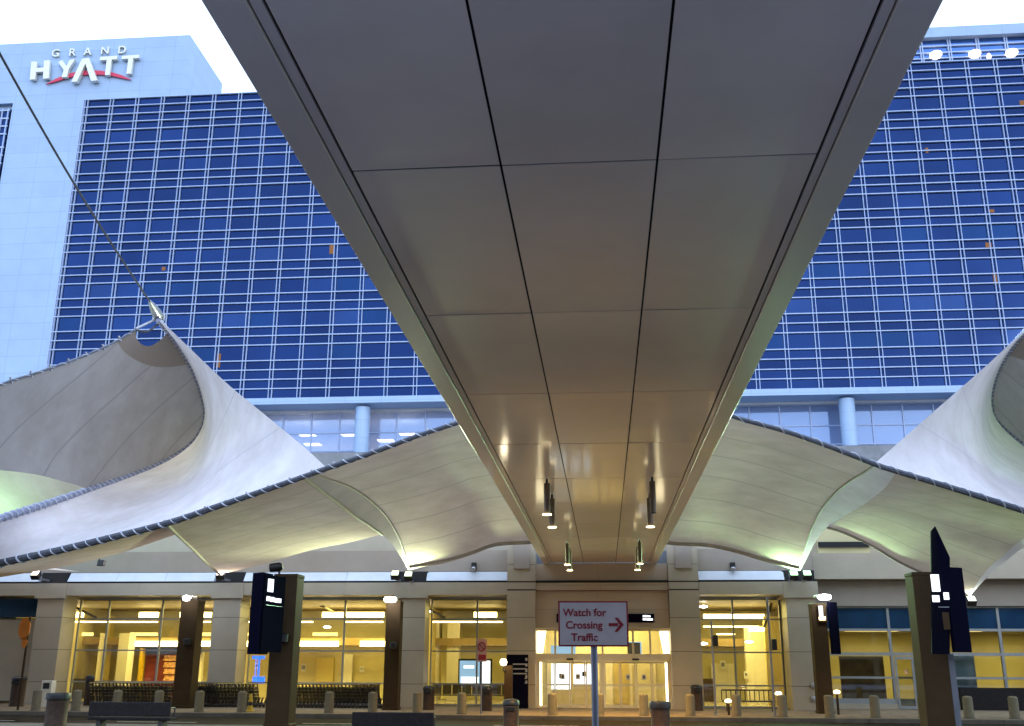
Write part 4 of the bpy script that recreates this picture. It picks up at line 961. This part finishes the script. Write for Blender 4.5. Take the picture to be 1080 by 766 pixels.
# no parking sign
t = thing('parking_sign', (at(508, 740, 43.1).x, 43.1, 0), 'small pale red no parking sign on a thin pole left of the doors', 'sign')
pb(503, 513.5, 674, 698, 43.1, .02, 'plate', 'pink', t); X = at(508, 700, 43.15).x; MB().tube([(X, 43.15, 0), (X, 43.15, at(508, 676, 43).z)], .03).build('pole', M['polegrey'], t)
p = at(508.3, 682, 43.08); ring = [(p.x+.15*math.cos(i*math.pi/10), 43.085, p.z+.17*math.sin(i*math.pi/10)) for i in range(21)]; MB().tube(ring, .025, 6).build('red_ring', M['signred'], t); MB().tube([(p.x-.1, 43.08, p.z+.11), (p.x+.1, 43.08, p.z-.11)], .02, 6).build('red_bar', M['signred'], t)
pb(504.5, 512.5, 690.5, 696, 43.085, .01, 'red_label', 'signred', t)
# orange round signs on the left
t = thing('road_sign', (at(24, 740, 43.4).x, 43.4, 0), 'orange double sign on a brown pole at the far left', 'sign'); X = at(25, 700, 43.4).x
for y, r_ in ((663, .36), (678, .17)): p = at(26, y, 43.4); MB().prism([(p.x+r_*.75*math.cos(i*math.pi/4+.39), 43.36, p.z+r_*1.35*math.sin(i*math.pi/4+.39)) for i in range(8)], (0, .03, 0)).build('plate', M['orange'], t)
MB().tube([(X, 43.42, 0), (X, 43.42, at(26, 650, 43.4).z)], .05).build('pole', M['brown'], t)
# navy directory board
t = thing('directory_board', (at(545, 747, 48.8).x, 48.8, 0), 'tall navy directory board standing left of the entrance doors', 'sign')
pb(534, 557, 690.5, 747, 48.8, .14, 'panel', 'navy', t)
for k in range(5): pb(541 if k < 3 else 553.5, 556, 700+k*5, 701.2+k*5, 48.785, .01, 'lettering', 'steel', t); pb(554, 556.3, 694+k*6, 697+k*6, 48.78, .01, 'arrow', 'steel', t)
# globe light post left of the directory board
t = thing('light_post', (at(534, 750, 45).x, 45, 0), 'brown post with round glowing lamp beside the navy directory board', 'lamp'); p = at(531, 698.5, 44.9)
MB().lathe((p.x, 44.9, p.z), [(.02, -.15), (.12, -.11), (.155, 0), (.12, .11), (.02, .15)], 16).build('globe', M['warmlamp'], t, smooth=True)
pb(531.5, 540, 702, 752, 45, .35, 'shaft', 'brown', t); MB().tube([(p.x, 44.9, p.z-.15), (p.x, 44.9, p.z-.35), (p.x+.25, 45.1, p.z-.35)], .03).build('bracket', M['black'], t)
lamp('lamp', 'POINT', (p.x, 44.6, p.z), 25, (1, .85, .6), t, shadow_soft_size=.15)

# bollards
BX = [(38, 'pale bollard at the far left beside the dark bin'), (80, 'bollard left end of the trolley row'), (123, 'second bollard along the trolley row from the left'), (167, 'bollard just left of the brown pillar at the trolley row'), (210, 'bollard just right of the brown pillar at the trolley row'),
      (255, 'bollard beside the yellow floor cone'), (347, 'bollard right of the near left pillar before the trolleys'), (393, 'bollard just left of the brown pillar by the third column'), (440, 'bollard in front of the bin by the third column'),
      (487, 'bollard below the lit advertising board'), (582.5, 'bollard before the left door pair'), (632, 'bollard partly hidden behind the crossing sign pole'), (679, 'bollard left of the dark topped bin before the doors'), (728, 'bollard before the right doorway pilaster'),
      (776.5, 'bollard before the left end of the pavement bench'), (825, 'bollard before the glazed bay right of the bench'), (874.5, 'bollard by the brown pillar right of the doorway bays'), (922.5, 'bollard before the dark window of the right wing'), (973, 'bollard just left of the near right pillar'), (1021, 'bollard just right of the near right pillar'), (1069, 'bollard at the right frame edge')]
proto = None
for x, lab in BX:
    p = at(x, 745, 43.2)
    if not proto:
        proto = thing('bollard', (p.x, 43.2, 0), lab, 'bollard', 'concrete bollards along the kerb')
        MB().lathe((p.x, 43.2, 0), [(.20, 0), (.19, .03), (.185, .76), (.17, .80), (.12, .83), (.02, .84)], 20).build('body', M['bollard'], proto, smooth=True)
        MB().lathe((p.x, 43.2, 0), [(.225, .002), (.225, .02), (.2, .026)], 20).build('foot_ring', M['kerbc'], proto)
    else: copy_tree(proto, (p.x, 43.2, 0), lab)

# luggage trolleys nested in rows
def trolley_mesh():
    m_ = MB()
    for s in (-.33, .33):
        m_.tube([(0, s, .12), (.62, s, .12)], 0.031, 5); m_.tube([(0, s, .12), (-.10, s, .72), (-.16, s, 1.02)], 0.034, 5)
        m_.tube([(.62, s, .12), (.70, s, .42)], 0.027, 5)
    for z, x in ((.30, -.03), (.46, -.055), (.60, -.08), (.74, -.10), (.88, -.13)): m_.tube([(x, -.33, z), (x, .33, z)], 0.022, 5)
    for y in (-.2, -.07, .07, .2): m_.tube([(-.01, y, .2), (-.14, y, .92)], 0.019, 5)
    m_.tube([(-.16, -.36, 1.02), (-.16, .36, 1.02)], .03, 6)
    m_.box(.05, .60, -.30, .30, .125, .15)
    m_.box(-.135, -.115, -.28, .28, .60, .86)
    for x, s in ((.05, -.33), (.05, .33), (.58, -.25), (.58, .25)): m_.tube([(x, s-.02, .065), (x, s+.02, .065)], .065, 10)
    return m_
cart = trolley_mesh().build('luggage_trolley', M['cart'])
xs = [(at(98, 740, 48.2).x, at(184, 740, 48.2).x, 'luggage trolley nested in the row left of the first brown pillar'), (at(203, 740, 48.2).x, at(276, 740, 48.2).x, 'luggage trolley nested in the row between brown pillar and near pillar'), (at(300, 740, 48.2).x, at(404, 740, 48.2).x, 'luggage trolley nested in the row between near pillar and third column')]
first = True
for x0, x1, lab in xs:
    n = int((x1-x0)/.17)
    for i in range(n):
        o = cart if first else cart.copy()
        if not first: COL.objects.link(o)
        first = False; o.location = (x0+.17*i, 48.25+random.uniform(-.03, .03), 0); o.rotation_euler = (0, 0, random.uniform(-.02, .02)); tag(o, lab, 'luggage trolley', lab.replace('luggage trolley', 'luggage trolleys'))

# bins
def bin_round(x, Y, w_px, ytop, label, dome=False, zb=0):
    p = at(x, 745, Y); h = at(x, ytop, Y).z; r_ = (at(x+w_px/2, 745, Y).x-p.x)
    t = thing('litter_bin', (p.x, Y, zb), label, 'bin', 'litter bins')
    MB().lathe((p.x, Y, zb), [(r_*.94, 0), (r_*.94, .04), (r_*.9, .06), (r_*.92, h-.2-zb)], 24).build('body', M['binbrown'], t, smooth=True)
    if dome:
        MB().lathe((p.x, Y, 0), [(r_*.9, h-.2), (r_, h-.18), (r_, h-.1), (r_*.8, h-.03), (r_*.3, h)], 24).build('lid', M['black'], t, smooth=True)
        MB().box(p.x-r_*.55, p.x+r_*.55, Y-r_*1.02, Y-r_*.5, h-.36, h-.22).build('flap', M['black'], t, bevel=.02)
    else:
        MB().lathe((p.x, Y, 0), [(r_*.9, h-.2), (r_*1.03, h-.19), (r_*1.05, h-.05), (r_*.98, h), (r_*.7, h), (r_*.68, h-.12)], 24).build('rim', M['black'], t, smooth=True)
bin_round(60.5, 33, 23, 731, 'large brushed metal bin with black rim at lower left')
bin_round(696, 32, 22, 740, 'brushed metal bin with black rim before the right door pair')
bin_round(539, 33, 18, 737, 'brown bin with dark opening below the globe light post', True)
bin_round(735.5, 48.5, 13, 722, 'brown domed bin against the right doorway pilaster', True)
bin_round(513.5, 46.5, 12, 723, 'brown bin right of the plant bollard below the lit advert', True)
bin_round(452, 47, 13, 723, 'brown bin standing by the third column from left', True)
bin_round(17, 47, 15, 713, 'dark brown bin by the orange sign at far left', True)
bin_round(92, 48.6, 9, 712, 'dark slim bin at the left end of the trolley row', True)
# benches
def bench(x0, x1, Y, zs, zt, label, mt='stone', zb=0, slats=False):
    a, c = at(x0, 750, Y), at(x1, 750, Y); t = thing('bench', ((a.x+c.x)/2, Y, zb), label, 'bench')
    MB().box(a.x, c.x, Y-.05, Y+.03, zs+.04, zt).build('backrest', M[mt], t, bevel=.02)
    MB().box(a.x-.03, c.x+.03, Y-.02, Y+.5, zs-.08, zs).build('seat', M[mt if not slats else 'benchdark'], t, bevel=.02)
    for x in (a.x+.3, c.x-.3): MB().box(x-.06, x+.06, Y+.02, Y+.42, zb, zs-.08).build('leg', M['benchdark'], t)
    for x in (a.x+.06, c.x-.06): MB().tube([(x, Y, zs+.26), (x, Y+.42, zs+.26), (x, Y+.44, zs)], .025).build('armrest', M['benchdark'], t)
bench(94, 180, 30, .42, .84, 'long grey stone bench with back at lower left of the view')
bench(372, 458, 26, .42, .80, 'grey stone bench at the bottom edge beside the third column')
t = thing('bench', (at(790, 740, 48).x, 48, 0), 'dark slatted bench on the pavement before the right glazed bay', 'bench')
a, c = at(762, 740, 48), at(817, 740, 48)
MB().box(a.x, c.x, 47.75, 48.2, .40, .46).build('seat', M['benchdark'], t)
fr = MB(); fr.box(a.x, c.x, 48.22, 48.26, .86, .92)
for i in range(12): x = a.x+(c.x-a.x)*i/11; fr.box(x-.02, x+.02, 48.22, 48.255, .46, .86)
fr.build('backrest', M['benchdark'], t)
for x in (a.x+.15, c.x-.15): MB().tube([(x, 47.8, 0), (x, 47.8, .4), (x, 48.24, .5)], .03).build('leg', M['benchdark'], t)
# thin posts on the pavement at right
for x, yt, Y, lab, bx in ((754.5, 655, 44, 'thin dark signal post left of the pavement bench', (754.5, 676)), (816.5, 630, 43.6, 'thin dark signal post with a box right of the pavement bench', (816.5, 680))):
    p = at(x, 745, Y); t = thing('signal_post', (p.x, Y, 0), lab, 'post'); MB().tube([(p.x, Y, 0), (p.x, Y, at(x, yt, Y).z)], .045, 10).build('pole', M['polegrey'], t); b_ = at(*bx, Y)
    MB().box(b_.x-.10, b_.x+.10, Y-.12, Y+.05, b_.z-.22, b_.z+.22).build('box', M['black'], t, bevel=.02)
    MB().lathe((p.x, Y, 0), [(.12, 0), (.12, .03), (.06, .05)], 12).build('foot', M['polegrey'], t)
for x, y, Y, lab in ((768, 739.5, 44.4, 'low glowing path light before the pavement bench'), (821, 731.5, 45.5, 'low glowing path light beside the right bay bollard'), (882.5, 730, 45.5, 'low glowing path light by the pillar right of the doorway bays')):
    p = at(x, y, Y); t = thing('path_light', (p.x, Y, 0), lab, 'light', 'path lights on the pavement')
    MB().tube([(p.x, Y, 0), (p.x, Y, p.z-.06)], .05, 10).build('post', M['brown'], t); MB().lathe((p.x, Y, p.z), [(.03, -.07), (.13, -.04), (.14, .02), (.08, .07), (.02, .08)], 14).build('lamp_head', M['warmlamp'], t, smooth=True)
# small items
p = at(263.5, 750, 44.0); t = thing('floor_cone', (p.x, 44, 0), 'yellow wet floor cone beside the bollard left of the near pillar', 'cone')
MB().lathe((p.x, 44, 0), [(.20, 0), (.20, .03), (.13, .05), (.05, .68), (.02, .70)], 14).build('body', M['yellow'], t, smooth=True); MB().lathe((p.x, 44, 0), [(.112, .24), (.116, .25), (.096, .38), (.09, .385)], 14).build('band', M['black'], t)
p = at(487, 735, 43.25); t = thing('plant', (p.x, 43.6, 0), 'small spiky plant in a pot behind the bollard below the lit advert', 'plant')
MB().lathe((p.x, 43.75, 0), [(.14, 0), (.19, .36), (.16, .36)], 14).build('pot', M['bollard'], t, smooth=True)
lf = MB()
for i in range(26):
    an = random.uniform(0, 6.28); l_ = random.uniform(.4, .75); sp_ = random.uniform(.1, .35); b0 = Vector((p.x, 43.75, .36)); b1_ = b0+Vector((math.cos(an)*sp_, math.sin(an)*sp_, l_)); sd_ = Vector((-math.sin(an), math.cos(an), 0))*.025; mid = b0.lerp(b1_, .5)+Vector((0, 0, .06))
    n = len(lf.v); lf.v += [b0-sd_*.6, b0+sd_*.6, mid+sd_, b1_, mid-sd_]; lf.f.append((n, n+1, n+2, n+3, n+4))
lf.build('leaves', mat('plant_leaf', (.06, .10, .03), .5, var=.3), t)
p = at(48, 735, 46); t = thing('ticket_machine', (p.x, 46, 0), 'white upright pay machine behind the large lower left bin', 'machine')
MB().box(p.x-.28, p.x+.22, 46, 46.4, 0, 1.15).build('body', M['iwhite'], t, bevel=.03); MB().box(p.x-.18, p.x+.12, 45.985, 45.998, .8, 1.05).build('panel', M['black'], t)
for x, y in ((857.5, 723), (857.5, 737)): p = at(x, y, FY+.08); tag(MB().lathe((p.x, FY+.04, p.z), [(.02, -.13), (.10, -.1), (.13, 0), (.10, .1), (.02, .13)], 14).build('wall_outlet', M['steel'], base=p, smooth=True), 'upper grey round outlet on the column right of the bench' if y < 730 else 'lower grey round outlet on the column right of the bench', 'outlet')

# ------------------------------------------------------------------ render settings
S.render.engine = 'CYCLES'
S.cycles.use_denoising = True
S.cycles.max_bounces = 7; S.cycles.diffuse_bounces = 4; S.cycles.glossy_bounces = 4; S.cycles.transparent_max_bounces = 12
S.cycles.sample_clamp_indirect = 4; S.cycles.caustics_reflective = False; S.cycles.caustics_refractive = False
S.view_settings.view_transform = 'Standard'; S.view_settings.look = 'None'; S.view_settings.exposure = 0; S.view_settings.gamma = 1
S.view_settings.use_curve_mapping = False
